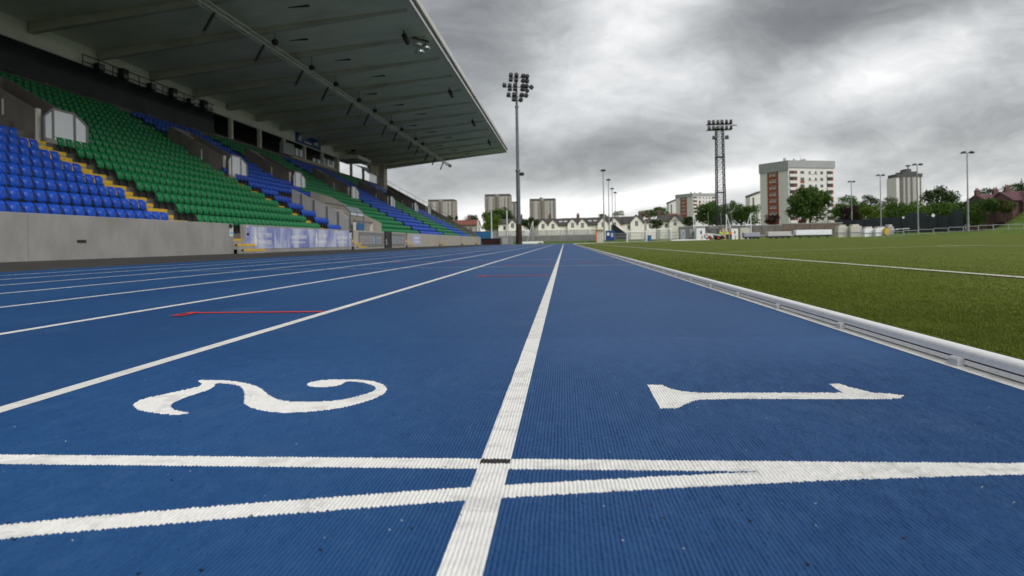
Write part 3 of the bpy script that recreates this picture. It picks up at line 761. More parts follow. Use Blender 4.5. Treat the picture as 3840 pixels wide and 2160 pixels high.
for k, y in enumerate([33.]+[v+.9 for v in spots[:9]]):
    lb = 'round black chain hoist above the roof truss, %s from the near end' % ordw(k+1)
    if wn0 is None:
        wn0 = thing('chain_hoist', lb, 'hoist', (XT+.35, y, 14.1), 0, 'hoists above the roof truss')
        q = MB(); q.lathe((0, 0, 0), [(.08, -.2), (.2, -.14), (.24, 0), (.2, .14), (.08, .2)], 'black', 12); q.build('drum', wn0)
        q = MB(); q.tube((0, 0, .18), (0, 0, .78), .02, mat='black', n=6); q.build('chain', wn0)
        q = MB(); q.lathe((0, 0, .78), [(.05, -.05), (.085, 0), (.05, .06)], 'red', 8); q.build('hook_block', wn0)
    else: dup(wn0, (XT+.35, y, 14.1), 0, lb)
for k, (y, x, lb, br) in enumerate([(46.6, -11.2, 'black cylindrical lamp beside the bright twin reflectors under the roof edge', 0), (64.3, -11.0, 'black lamp under the roof edge, nearest one beyond the twin reflectors', 0), (80.6, -11.0, 'black lamp under the roof edge, middle of three', 0), (97.0, -10.9, 'slanted black lamp under the roof edge closest to its far corner', 0)]):
    t = thing('roof_lamp', lb, 'lamp', (x, y, zroof(x)-.05))
    q = MB(); q.tube((0, 0, -.25), (.32, .0, -.95), .19, .17, 'black', 12); q.build('barrel', t)
    q = MB(); q.bar((0, 0, .02), (.05, 0, -.4), .06, .1, 'black'); q.build('bracket', t)
t = thing('reflector_lamp', 'cluster of bright chrome reflector lamps under the roof edge', 'lamp', (-10.6, 48.2, zroof(-10.6)-.08))
for dx, dy, dz in ((0, .1, -.55), (.38, 1.2, -.50), (.05, .6, -.95)):
    q = MB(); q.lathe((dx, dy, dz), [(.10, .30), (.26, .22), (.36, .02), (.36, -.04), (.30, -.06)], 'chrome', 16); q.build('reflector', t)
q = MB(); q.bar((-.3, 0, .0), (.6, 1.3, .0), .12, .1, 'black'); q.bar((0, .1, 0), (0, .1, -.4), .06, .06, 'black'); q.bar((.38, 1.2, 0), (.38, 1.2, -.4), .06, .06, 'black'); q.bar((.05, .6, 0), (.05, .6, -.8), .06, .06, 'black'); q.build('bracket', t)

t = thing('black_drape', 'long black fabric drape hung across the rear of the stand left of the white columns', 'drape', (XB, 33, 10.6))
vs = []; n_ = 80
for i in range(n_+1):
    y = -25+49.4*i/n_; w_ = .07*math.sin(i*1.9)+.05*math.sin(i*.73)
    vs += [(.10+w_, y, 0), (.10+w_*.6, y, 1.0), (.10, y, 1.95), (.06+w_, y, 0), (.06+w_*.6, y, 1.0), (.06, y, 1.95)]
q = MB(); q.add(vs, [f for i in range(n_) for f in ((6*i, 6*i+6, 6*i+7, 6*i+1), (6*i+1, 6*i+7, 6*i+8, 6*i+2), (6*i+9, 6*i+3, 6*i+4, 6*i+10), (6*i+10, 6*i+4, 6*i+5, 6*i+11), (6*i+2, 6*i+8, 6*i+11, 6*i+5))], 'void', True); q.build('cloth', t)
q = MB(); q.tube((.08, -25, 1.96), (.08, 24.4, 1.96), .03, mat='frame', n=6); q.build('rail', t)
t = thing('gantry_rail', 'cluttered black camera gantry railing above the black drape', 'railing', (XB+.25, 33, 12.5))
q = MB()
for z in (.25, .7): q.tube((0, 8, z), (0, 24.3, z), .035, mat='black', n=6)
for i in range(12): q.tube((0, 8+1.45*i, -.1), (0, 8+1.45*i, .72), .03, mat='black', n=6)
q.build('railing', t)
for i, y in enumerate((9.5, 12.0, 15.2, 18.0, 20.5, 22.6)):
    q = MB(); q.box(-.15, .2, y-.3, y+.35, .0, .45+.3*(i % 2), 'black'); q.box(.2, .23, y-.22, y+.24, .08, .36, 'flat_grey' if i in (3, 4) else 'frame'); q.build('equipment_box', t)

# blue sign on the rear fascia
t = thing('fascia_sign', 'blue sign with white figures and lettering on the rear wall under the roof', 'sign', (XB+.02, 76.0, 12.74))
q = MB(); q.box(.0, .06, 0, 8.0, 0, 1.24, 'navy'); q.build('board', t)
q = MB(); q.prism([(.8, .25), (1.15, .25), (1.3, .6), (1.6, .3), (1.85, .32), (1.5, .85), (1.35, 1.02), (1.05, .95), (.85, .6)], lambda u, v, d: (.063+d, u, v), .01, 'sign_text')
q.build('white_figure', t)
q = MB(); q.prism([(1.45, .9), (1.62, .86), (1.72, 1.02), (1.55, 1.08)], lambda u, v, d: (.063+d, u, v), .012, 'amber'); q.build('amber_flame', t)
q = MB(); q.box(.063, .072, 2.5, 4.9, .28, .42, 'sign_text'); q.box(.063, .072, 2.4, 3.6, .62, .70, 'sky_blue'); q.build('text_bar', t)
q = MB(); q.prism([(5.7, .35), (6.0, .35), (6.05, .6), (6.5, .5), (7.1, .32), (7.2, .45), (6.8, .62), (6.95, .95), (6.75, .98), (6.5, .68), (5.85, .75)], lambda u, v, d: (.063+d, u, v), .01, 'sign_text'); q.build('white_player', t)

# vomitories (guard walls) and white bay screens in front of them
VOM = [28.6, 44.6, 55.4, 70.6, 86.5, 100.6, 110.4]
for k, yv in enumerate(VOM):
    q = MB(); xa, xb = nose(9)+.1, nose(9)-3.6
    for yy in (yv-1.35, yv+1.15):
        q.prism([(xa, rake(xa)-.5), (xa, rake(xa)+1.05), (xb, rake(xb)+1.15), (xb, rake(xb)-.5)], lambda u, v, d: (u, yy+d, v), .2, 'vom')
    q.box(xb-.2, xb, yv-1.35, yv+1.35, rake(xb)-.4, rake(xb)+1.15, 'vom')
    vm = q.build('vomitory_wall', stand)
    q = MB(); q.box(xa, xa+.09, yv-1.36, yv-1.14, rake(xa)-.4, rake(xa)+1.12, 'column'); q.build('edge_post', vm); q = MB(); q.box(xa-1.55, xa-1.47, yv-1.37, yv-1.35, rake(xa-1.5)+.05, rake(xa-1.5)+.75, 'column'); q.build('edge_post', vm)
    q = MB(); q.bar((xb+.3, yv-1.25, rake(xb+.3)+1.17), (xb+1.5, yv-1.25, rake(xb+1.5)+1.14), .22, .06, 'pale_concrete'); q.build('capping', vm)
sc0 = None
pos_words = ['nearest, beside the first yellow aisle', 'second from the near end', 'above the concrete players tunnel', 'fourth from the near end', 'fifth from the near end', 'sixth from the near end', 'farthest, beside the end parapet']
for k, yv in enumerate(VOM):
    lb = 'white panelled bay screen among the seats, '+pos_words[k]
    loc = (nose(8)-.62, yv+.05, tread(8))
    if sc0 is None:
        sc0 = thing('guard_screen', lb, 'screen', loc, 0, 'white bay screens in front of the stair openings')
        zb, zt = .30, 1.72
        P3 = [(.12, -1.32), (0, -.66), (0, .66), (.12, 1.32)]
        for i in range(3):
            a, b = Vector((*P3[i], 0)), Vector((*P3[i+1], 0)); d = (b-a).normalized()
            q = MB(); zA, zB = (zt-.52, zt-.06) if i == 0 else (zt-.06, zt-.52) if i == 2 else (zt-.04, zt-.04); nn = Vector((d.y, -d.x, 0))*.012
            a2, b2 = a+d*.045, b-d*.045; vs = []
            for sg in (1, -1): vs += [a2+nn*sg+Vector((0, 0, zb)), b2+nn*sg+Vector((0, 0, zb)), b2+nn*sg+Vector((0, 0, zB)), a2+nn*sg+Vector((0, 0, zA))]
            q.add(vs, [(0,1,2,3), (7,6,5,4), (0,4,5,1), (1,5,6,2), (2,6,7,3), (3,7,4,0)], 'white'); q.build('panel', sc0)
        q = MB()
        for j, p in enumerate(P3): q.box(p[0]-.04, p[0]+.05, p[1]-.06, p[1]+.06, .0, zt if j in (1, 2) else zt-.48, 'frame')
        for i in range(3):
            q.bar((*P3[i], zb-.03), (*P3[i+1], zb-.03), .08, .09, 'frame'); q.bar((*P3[i], zt-.48 if i == 0 else zt-.02), (*P3[i+1], zt-.48 if i == 2 else zt-.02), .08, .09, 'frame')
        q.build('frame', sc0)
        q = MB(); q.add([(*p, .0) for p in P3]+[(*p, .30) for p in P3], [(0,1,5,4), (1,2,6,5), (2,3,7,6), (4,5,6,7), (3,0,4,7)], 'pale_concrete'); q.build('plinth', sc0)
    else: dup(sc0, loc, 0, lb)

# colour blocks and seats
LOW = [26.2, 42.2, 54.3, 70.7, 85.1, 98.0, 108.6]
def colour(y, i):
    b = VOM if i >= 9 else LOW
    if i < 9 and 45.2 < y < 54.3: return 'blue'
    n = sum(1 for v in b if y > v)
    return 'blue' if n % 2 == 0 else 'green'
def seat_mb(col):
    c = 'seat_'+col; W = .226
    back = MB(); pan = MB(); br = MB()
    # backrest shell: rows of points from bottom to a rolled-back top, corners rounded
    rows = [(.44, .00, .20), (.52, -.012, .225), (.64, -.035, W), (.73, -.068, W), (.785, -.105, .225), (.81, -.145, .20), (.80, -.175, .19)]
    ncol = 7; vs = []; fs = []
    for z, x, w in rows:
        for j in range(ncol):
            u = -1+2*j/(ncol-1); vs.append((x+.035*u*u, u*w, z))
    for r in range(len(rows)-1):
        for j in range(ncol-1): fs.append((r*ncol+j, r*ncol+j+1, (r+1)*ncol+j+1, (r+1)*ncol+j))
    back.add(vs, fs, c, True)
    # tipped-up pan: a bulging tapered cup in front of the back
    rows = [(.36, .050, .10), (.375, .085, .120), (.43, .108, .142), (.55, .118, .168), (.66, .108, .180), (.69, .085, .176), (.685, .045, .17)]
    vs = []; fs = []
    for z, x, w in rows:
        for j in range(ncol):
            u = -1+2*j/(ncol-1); vs.append((x-.075*u**4, u*w, z))
    for r in range(len(rows)-1):
        for j in range(ncol-1): fs.append((r*ncol+j, r*ncol+j+1, (r+1)*ncol+j+1, (r+1)*ncol+j))
    pan.add(vs, fs, c, True)
    pan.add([(.120, -.055, .65), (.120, .055, .65), (.128, .018, .45), (.128, -.018, .45), (.102, -.075, .665), (.102, .075, .665), (.10, .03, .42), (.10, -.03, .42)], [(0,1,2,3), (4,5,1,0), (5,6,2,1), (6,7,3,2), (7,4,0,3)], c)
    br.box(-.05, .05, -.03, .03, .0, .42, 'bracket'); br.box(-.06, .07, -.2, .2, .40, .43, 'bracket')
    return back, pan, br
seat_all = []
STEP = .508
aisles_low = [(25.2, 27.1), (41.15, 43.05), (45.25, 54.0), (70.2, 71.2), (84.6, 85.6), (97.5, 98.5), (108.1, 109.1)]
for i in range(NR):
    y = 8.6; 
    while y < Y1S-1.2:
        ok = True
        if i < 9:
            for a, b in aisles_low:
                if a < y+.0 < b and not (a == 45.25 and (i > 5)): ok = False
            if i >= 7:
                for yv in VOM:
                    if abs(y-yv-.05) < 1.5 and i == 8: ok = False
        else:
            for yv in VOM:
                if i < 13 and abs(y-yv) < 1.6: ok = False
                if i >= 13 and abs(y-yv) < .62: ok = False
            if i < 11:
                for yv in VOM:
                    if yv-2.7 < y < yv-1.4: ok = False
        if ok: seat_all.append((nose(i)-.66, y, tread(i), i, colour(y, i)))
        y += STEP
vis = []
for s in seat_all:
    p = project(s[0]+.1, s[1], s[2]+.65)
    if p and -20 < p[0] < 3860 and -20 < p[1] < 2160: vis.append((math.dist((s[0], s[1], s[2]), (0, 0, H)), s))
vis.sort(key=lambda t: t[0])
single = [s for d, s in vis[:300]]; rest = [s for d, s in vis[300:]]
# index along the row for the labels
rowsets = {}
for s in single: rowsets.setdefault((s[3], s[4]), []).append(s)
protos = {}
meshes = {}
for cname in ('blue', 'green'):
    b, p, r = seat_mb(cname); meshes[cname] = (b, p, r)
for (i, cname), lst in sorted(rowsets.items()):
    lst.sort(key=lambda s: -s[1] if cname == 'blue' else s[1])
    for k, s in enumerate(lst):
        rowt = 'front row' if i == 0 else ordw(i+1)+' row'
        lb = '%s plastic tip-up seat in the %s, %s from the yellow-edged aisle' % (cname, rowt, ordw(k+1))
        if cname not in protos:
            t = thing('stadium_seat', lb, 'seat', s[:3], 0, cname+' seats in the near rows of the stand')
            b, p, r = meshes[cname]
            for mbx, nm in ((b, 'backrest'), (p, 'seat_pan'), (r, 'bracket')): mbx.build(nm, t)
            protos[cname] = t
        else:
            dup(protos[cname], s[:3], 0, lb, cname+' seats in the near rows of the stand')
# all the seats further away as one object
def arrays(cname):
    V = []; Fc = []; MI = []; o = 0
    for k, mbx in enumerate(meshes[cname]):
        V += list(mbx.v); Fc += [tuple(i+o for i in f) for f in mbx.f]; MI += [k == 2]*len(mbx.f); o += len(mbx.v)
    return np.array(V), Fc, MI
allv = []; allf = []; allm = []; off = 0
for cname, mi in (('blue', 0), ('green', 1)):
    V, Fc, MI = arrays(cname); L = np.array([s[:3] for s in rest if s[4] == cname])
    if not len(L): continue
    allv.append((V[None]+L[:, None]).reshape(-1, 3)); fa = np.array(Fc)
    allf.append((fa[None]+(np.arange(len(L))*len(V))[:, None, None]+off).reshape(-1, 4)); off += len(L)*len(V)
    allm.append(np.tile(np.where(np.array(MI), 2, mi), len(L)))
V = np.concatenate(allv); Fa = np.concatenate(allf); Mi = np.concatenate(allm)
me = bpy.data.meshes.new('stadium_seats'); me.vertices.add(len(V)); me.vertices.foreach_set('co', V.reshape(-1).astype(np.float32))
me.loops.add(Fa.size); me.loops.foreach_set('vertex_index', Fa.reshape(-1).astype(np.int32)); me.polygons.add(len(Fa)); me.polygons.foreach_set('loop_start', np.arange(0, Fa.size, 4, dtype=np.int32))
for k in ('seat_blue', 'seat_green', 'bracket'): me.materials.append(M[k])
me.polygons.foreach_set('material_index', Mi.astype(np.int32)); me.polygons.foreach_set('use_smooth', np.ones(len(Fa), bool)); me.update(calc_edges=True)
o = bpy.data.objects.new('stadium_seats', me); COL.objects.link(o)
tag(o, 'rows of blue and green seats filling the farther and upper stand', 'seats', kind='stuff')
# aisle steps with yellow edges
def aisle(ya, yb, i0, i1):
    q = MB(); nos = []
    for i in range(i0, i1):
        for h in (0, 1):
            x = nose(i)-(.0 if h == 0 else .45); z = tread(i)-(DZ/2 if h == 0 else 0)+.0
            z = tread(i-1)+DZ/2 if h == 0 else tread(i)
            xn = nose(i)+.28 if h == 0 else nose(i)
            q.box(xn-.9, xn+.003, ya, yb, tread(i-1)-.3, z-.003 if h == 0 else z+.012, 'concrete')
            nos.append((xn, z))
    st = q.build('aisle_steps', stand)
    for xn, z in nos: yl = MB(); yl.box(xn-.12, xn+.014, ya, yb, z-.13, z+.018, 'yellow'); yl.build('nosing', st)
aisle(25.50, 26.85, 1, 9); aisle(41.45, 42.8, 1, 11)
aisle(70.3, 71.1, 1, 9); aisle(84.7, 85.5, 1, 9); aisle(97.6, 98.4, 1, 9); aisle(108.2, 109, 1, 9)
for yv in VOM[:5]: aisle(yv-.5, yv+.5, 13, 18)

# players' tunnel walls, portal and glazed hood
q = MB(); q.prism([(XW-.3, .3), (XW-.3, 2.20), (-15.5, 2.6), (-19.2, 4.42), (-19.2, 2.6)], lambda u, v, d: (u, 45.55+d, v), .22, 'panel_grey'); tw = q.build('tunnel_wall', stand)
for x in (-15.0, -15.85, -16.65, -17.6, -18.5):
    p = MB(); zt = 2.6+(-x-15.5)*.492; p.box(x-.05, x+.05, 45.49, 45.545, .9, min(zt, zt)-.02, 'frame'); p.build('wall_post', tw)
q = MB(); q.prism([(XW-.3, .3), (XW-.3, 2.15), (-15.8, 2.5), (-19.4, 4.45), (-21.0, 4.9), (-21.0, 2.6)], lambda u, v, d: (u, 53.6+d, v), .22, 'pale_concrete'); q.build('tunnel_wall', stand)
q = MB(); q.box(-15.5, -15.2, 45.8, 53.6, .3, 1.05, 'pale_concrete'); q.box(-18.4, -18.2, 45.8, 53.6, .8, 3.3, 'pale_concrete'); q.build('tunnel_back', stand)
q = MB()
for y in (47.1, 51.3): q.box(-15.28, -15.12, y-.08, y+.08, .4, 2.12, 'column')
q.box(-15.28, -15.12, 47.02, 51.38, 2.06, 2.18, 'frame'); q.build('tunnel_portal', stand)
q = MB(); q.box(-15.16, -15.06, 47.55, 48.95, 1.15, 2.0, 'blue_box'); tag(q.build('crash_mat', bevel=.03), 'blue padded mat leaning in the portal of the players tunnel', 'mat')
t = thing('glazed_hood', 'curved glass hood with dark frame over the players tunnel', 'canopy', (-16.4, 47.0, 2.5))
segs = [(-.9, .98), (-.45, .93), (.1, .80), (.5, .72), (.92, .30), (.95, .05)]
for i in range(5):
    a, b = segs[i], segs[i+1]; q = MB()
    q.add([(a[0], 0, a[1]), (b[0], 0, b[1]), (b[0], 3.2, b[1]), (a[0], 3.2, a[1]), (a[0], 0, a[1]-.03), (b[0], 0, b[1]-.03), (b[0], 3.2, b[1]-.03), (a[0], 3.2, a[1]-.03)], [(0,1,2,3), (7,6,5,4), (0,4,5,1), (1,5,6,2), (2,6,7,3), (3,7,4,0)], 'sky_pane'); q.build('pane', t)
q = MB()
for i in range(5):
    for y in (-.02, 1.6, 3.22): q.bar((segs[i][0], y, segs[i][1]-.01), (segs[i+1][0], y, segs[i+1][1]-.01), .08, .08, 'frame')
for y in (0, 3.2): q.bar((.93, y, .1), (.93, y, -1.0), .07, .07, 'frame')
for p in segs: q.bar((p[0], -.02, p[1]), (p[0], 3.22, p[1]), .05, .06, 'frame')
q.build('frame', t)

# ================================================================== FLOODLIGHT MASTS AND LAMP POSTS
YPOLE = 118.
b = at(1946.5, 911.5, YPOLE); tp = at(1934.5, 272, YPOLE)
t = thing('floodlight_mast', 'tall grey tubular floodlight mast beyond the end of the stand', 'floodlight', (b.x, b.y, 0))
hm = tp.z
q = MB(); q.tube((0, 0, 0), (0, 0, 3.6), .60, .52, 'rust_base', 14); q.build('base', t)
q = MB(); z0 = 3.6
for z1, ra, rb in ((13.2, .40, .35), (24.6, .29, .25), (hm-.8, .21, .17)):
    q.tube((0, 0, z0), (0, 0, z1), ra, rb, 'pole', 14); q.lathe((0, 0, z1), [(ra+.02, -.25), (ra+.05, -.1), (ra+.05, .1), (rb*.9, .2)], 'pole', 14); z0 = z1
q.build('pole', t)
cpx = [(305,260,0),(300,410,0),(480,265,0),(470,420,0),(700,290,0),(820,310,0),(700,445,0),(820,460,0),(95,585,0),(265,600,0),(270,710,0),(440,590,0),(435,710,0),(690,610,0),(800,620,0),(680,720,0),(820,765,1),(960,655,1),(230,890,0),(405,885,0),(395,1040,0),(650,900,0),(790,920,1),(620,1060,0)]
for x, y, tl in cpx:
    p = at(1880+x/8.527, 250+y/8.527, YPOLE-.6)-Vector((b.x, b.y, 0))
    q = MB(); q.box(-.36, .36, -.30, .30, -.33, .33, 'lamp', tx=.86, ty=.8)
    o = q.build('floodlight', t, p, bevel=.06); o.rotation_euler = (R(-28), R(35) if tl else R(4), R(15 if x < 560 else -35))
q = MB()
for yy, xa, xb in ((355, 250, 880), (660, 60, 960), (970, 180, 820)):
    pa = at(1880+xa/8.527, 250+yy/8.527, YPOLE-.25)-Vector((b.x, b.y, 0)); pb = at(1880+xb/8.527, 250+yy/8.527, YPOLE-.25)-Vector((b.x, b.y, 0))
    q.tube(pa, pb, .07, mat='pole', n=8)
q.build('crossarm', t)
p = at(1957, 652, YPOLE)-Vector((b.x, b.y, 0)); q = MB(); q.lathe(p, [(.2, -.35), (.42, -.2), (.45, .1), (.2, .3)], 'lamp', 12); q.bar(p, (0, 0, p.z+.15), .1, .1, 'pole'); q.build('loudspeaker', t)

YT = 170.
b = at(2704, 846, YT); tp = at(2700, 458, YT); bz = float(z_ground(b.x, b.y))
t = thing('lattice_floodlight_tower', 'dark steel lattice floodlight tower rising from the trees behind the pitch', 'floodlight tower', (b.x, b.y, bz))
ht = tp.z-bz; q = MB(); wl, wt = 1.05, .80; NSEG = 22
def leg(z, sx, sy): w = wl+(wt-wl)*z/ht; return Vector((sx*w, sy*w, z))
for sx in (-1, 1):
    for sy in (-1, 1): q.tube(leg(0, sx, sy), leg(ht-1.2, sx, sy), .17, .13, 'black', 8)
q.build('leg', t)
q = MB()
for k in range(NSEG):
    za, zb = ht*k/NSEG*.96, ht*(k+1)/NSEG*.96
    for (ax, ay), (bx, by) in (((-1,-1),(1,-1)), ((1,-1),(1,1)), ((1,1),(-1,1)), ((-1,1),(-1,-1))):
        q.bar(leg(za, ax, ay), leg(zb, bx, by), .06, .06, 'black'); q.bar(leg(zb, ax, ay), leg(za, bx, by), .06, .06, 'black'); q.bar(leg(zb, ax, ay), leg(zb, bx, by), .06, .06, 'black')
for k in (9, 16): q.box(-wl, wl, -wl, wl, ht*k/NSEG*.96-.12, ht*k/NSEG*.96+.12, 'black')
q.build('lattice', t)
q = MB()
for z in (ht-.5, ht-1.9): q.box(-3.1, 3.0, -.9, .9, z-.1, z+.02, 'black')
for x in (-3.0, -1.5, 0, 1.5, 2.9): q.bar((x, -.9, ht-2), (x, -.9, ht+.5), .06, .06, 'black')
q.box(3.0, 4.3, -.1, .1, ht-1.0, ht-.8, 'black'); q.build('head_frame', t)
for k in range(6):
    for z in (ht-.1, ht-1.55):
        q = MB(); q.box(-.36, .36, -.3, .3, -.42, .42, 'lamp', tx=.85, ty=.85); o = q.build('floodlight', t, (-2.75+1.06*k, -1.15, z), bevel=.05); o.rotation_euler = (R(-20), 0, R(10-4*k))
for x in (-1.55, 1.55):
    q = MB(); q.box(-.45, .45, -.3, .3, -.42, .42, 'lamp', tx=.85); o = q.build('floodlight', t, (x, -1.0, ht-4.0), bevel=.05); o.rotation_euler = (R(-15), 0, 0)
def lamp_post(xb, yb, xt, yt, Y, label, wide, group):
    p = at(xb, yb, Y); tp = at(xt, yt, Y); z0 = float(z_ground(p.x, Y)); h = tp.z-z0
    t = thing('lamp_post', label, 'lamp post', (p.x, Y, z0), 0, group)
    q = MB(); q.tube((0, 0, 0), (0, 0, h*.42), .17, .15, 'galv', 10); q.tube((0, 0, h*.42), (0, 0, h-.1), .12, .085, 'galv', 10); q.build('pole', t)
    q = MB(); q.lathe((0, 0, h*.42), [(.17, -.08), (.19, 0), (.13, .1)], 'galv', 10); q.build('collar', t); q = MB(); q.box(-.10, .10, -.20, -.15, .7, 1.3, 'galv'); q.build('door', t)
    q = MB(); q.bar((-wide, 0, h-.06), (wide, 0, h-.06), .08, .08, 'pole'); q.build('crossarm', t)
    for s in (-1, 1):
        q = MB(); q.box(-.42, .42, -.35, .35, -.13, .13, 'lamp', tx=.6, ty=.7); o = q.build('lamp_head', t, (s*wide*.72, -.1, h+.08), bevel=.03); o.rotation_euler = (R(-12), s*R(8), 0)
    return t
GL = 'lamp posts in a row beyond the end of the track'
for a in ((2266, 893, 2263, 640, 142, 'tall lamp post in front of the cream houses, tallest of the four in a row', .22), (2285, 892, 2282, 675, 163, 'lamp post in front of the cream houses, second tallest of the four in a row', .22), (2298, 880, 2295, 708, 192, 'lamp post in front of the cream houses, third tallest of the four in a row', .2), (2309, 878, 2307, 723, 214, 'lamp post in front of the cream houses, shortest of the four in a row', .2)):
    lamp_post(*a[:5], a[5], a[6], GL)
for a in ((3195, 850, 3191, 682, 182, 'grey lamp post just right of the white and brick block, shortest on that side', .75), (3304, 850, 3298, 658, 164, 'grey lamp post in front of the trees left of the striped tower', .8), (3443, 848, 3437, 618, 142, 'grey lamp post in front of the striped tower', .85), (3631, 850, 3625, 573, 121, 'tallest grey lamp post, nearest the grassy bank on the right', .95)):
    lamp_post(*a[:5], a[5], a[6], 'lamp posts along the right side of the ground')

# ================================================================== FAR BUILDINGS
def frame_at(xl, xr, ytop, ybase, Y):
    a = at(xl, ytop, Y); b = at(xr, ytop, Y); base = at((xl+xr)/2, ybase, Y)
    return a.x, b.x, a.z, base.z
def tower(name, xl, xr, ytop, Y, label, depth=None, plant=False):
    x0, x1, zt, _ = frame_at(xl, xr, ytop, 900, Y); w = x1-x0; d = depth or w*.8; zb = float(z_ground(x0, Y))-1
    t = thing(name, label, 'tower block', ((x0+x1)/2, Y, zb)); h = zt-zb; q = MB()
    q.box(-w/2, w/2, 0, d, 0, h-2.2, 'tower'); q.build('wall', t)
    # set-forward bays with pale and dark strips running the full height
    def strip(a, b, f, m, z1=h-2.4): return (-w/2+w*a, -w/2+w*b, -f, .02, 1, z1, m)
    for nm, lst in (('bay', [(.03, .40, 1.1, 'tower'), (.56, .97, 1.1, 'tower')]), ('pale_strip', [(.20, .30, 1.25, 'tower_pale'), (.60, .64, 1.25, 'tower_pale'), (.68, .74, 1.3, 'tower_pale'), (.82, .88, 1.25, 'tower_pale')]), ('dark_strip', [(.40, .50, .15, 'tower_dark'), (.10, .13, 1.2, 'tower_dark'), (.92, .95, 1.2, 'tower_dark')])):
        for s in lst:
            q = MB(); q.box(*strip(*s)); q.build(nm, t)
    nf = min(22, max(6, int(h/2.8))); w0 = None
    for i in range(nf):
        z = 2+i*(h-6)/nf
        for a in (.06, .33, .77, .89):
            if w0 is None: w0 = MB().box(0, w*.038, -1.34, -1.1, 0, 1.25, 'pane').build('window', t, (-w/2+w*a, 0, z))
            else: c = w0.copy(); COL.objects.link(c); c.parent = t; c.location = (-w/2+w*a, 0, z)
    q = MB(); q.box(-w/2+.3, -w/2+w*.42, -.9, d-.3, h-2.2, h, 'tower_top'); q.box(-w/2+w*.58, w/2-.3, -.9, d-.3, h-2.2, h, 'tower_top'); q.box(-w/2+w*.42, -w/2+w*.58, -.2, d-.4, h-2.2, h+.25, 'tower'); q.build('roof_storey', t)
    if plant:
        q = MB(); q.box(-w*.12, -w*.02, d*.3, d*.5, h, h+1.8, 'tower_top'); q.build('plant_room', t)
    return t
tower('tower_block', 1605, 1702, 749, 760, 'brown grey tower block farthest left, rising behind the end of the stand')
tower('tower_block', 1817, 1913, 729, 700, 'tallest brown grey tower block behind the round green trees')
tower('tower_block', 1913, 1945, 756, 900, 'small far tower block half hidden by the tubular floodlight mast')
tower('tower_block', 1985, 2084, 746, 700, 'brown grey tower block above the cream terraced houses', plant=True)
# striped tower on the right with a stepped dark top
Y = 620.; x0, x1, zt, _ = frame_at(3361, 3459, 665, 800, Y); w = x1-x0; zb = float(z_ground(x0, Y)); h = zt-zb
t = thing('tower_block', 'pale tower block with dark vertical stripes and a stepped black top, on the right', 'tower block', ((x0+x1)/2, Y, zb))
q = MB(); q.box(-w/2, w/2, 0, w*.8, 0, h, 'flat_white'); q.build('wall', t)
for a, b in ((.12, .24), (.34, .40), (.53, .60), (.77, .82), (.9, .94)):
    q = MB(); q.box(-w/2+w*a, -w/2+w*b, -.25, .02, 1, h-.3, 'tower_dark'); q.build('dark_strip', t)
for a, b in ((.26, .33), (.42, .52), (.62, .75)):
    q = MB(); q.box(-w/2+w*a, -w/2+w*b, -.5, .02, 1, h-.3, 'tower_pale'); q.build('pale_strip', t)
q = MB(); q.box(-w/2+.1, w/2-.1, -.55, w*.7, h, h+3.0, 'tower_top'); q.box(-w*.24, w*.3, .5, w*.6, h+3, h+5.0, 'tower_top'); q.box(-w*.10, w*.10, 1, w*.5, h+5, h+7.4, 'tower_top'); q.build('roof_storey', t)
q = MB(); q.tube((0, 2, h+7.4), (0, 2, h+9.6), .5, mat='tower_top'); q.lathe((0, 2, h+9.8), [(.6, -.3), (2.0, .2), (2.2, .9), (.4, 1.2)], 'tower_top', 12); q.build('roof_tank', t)

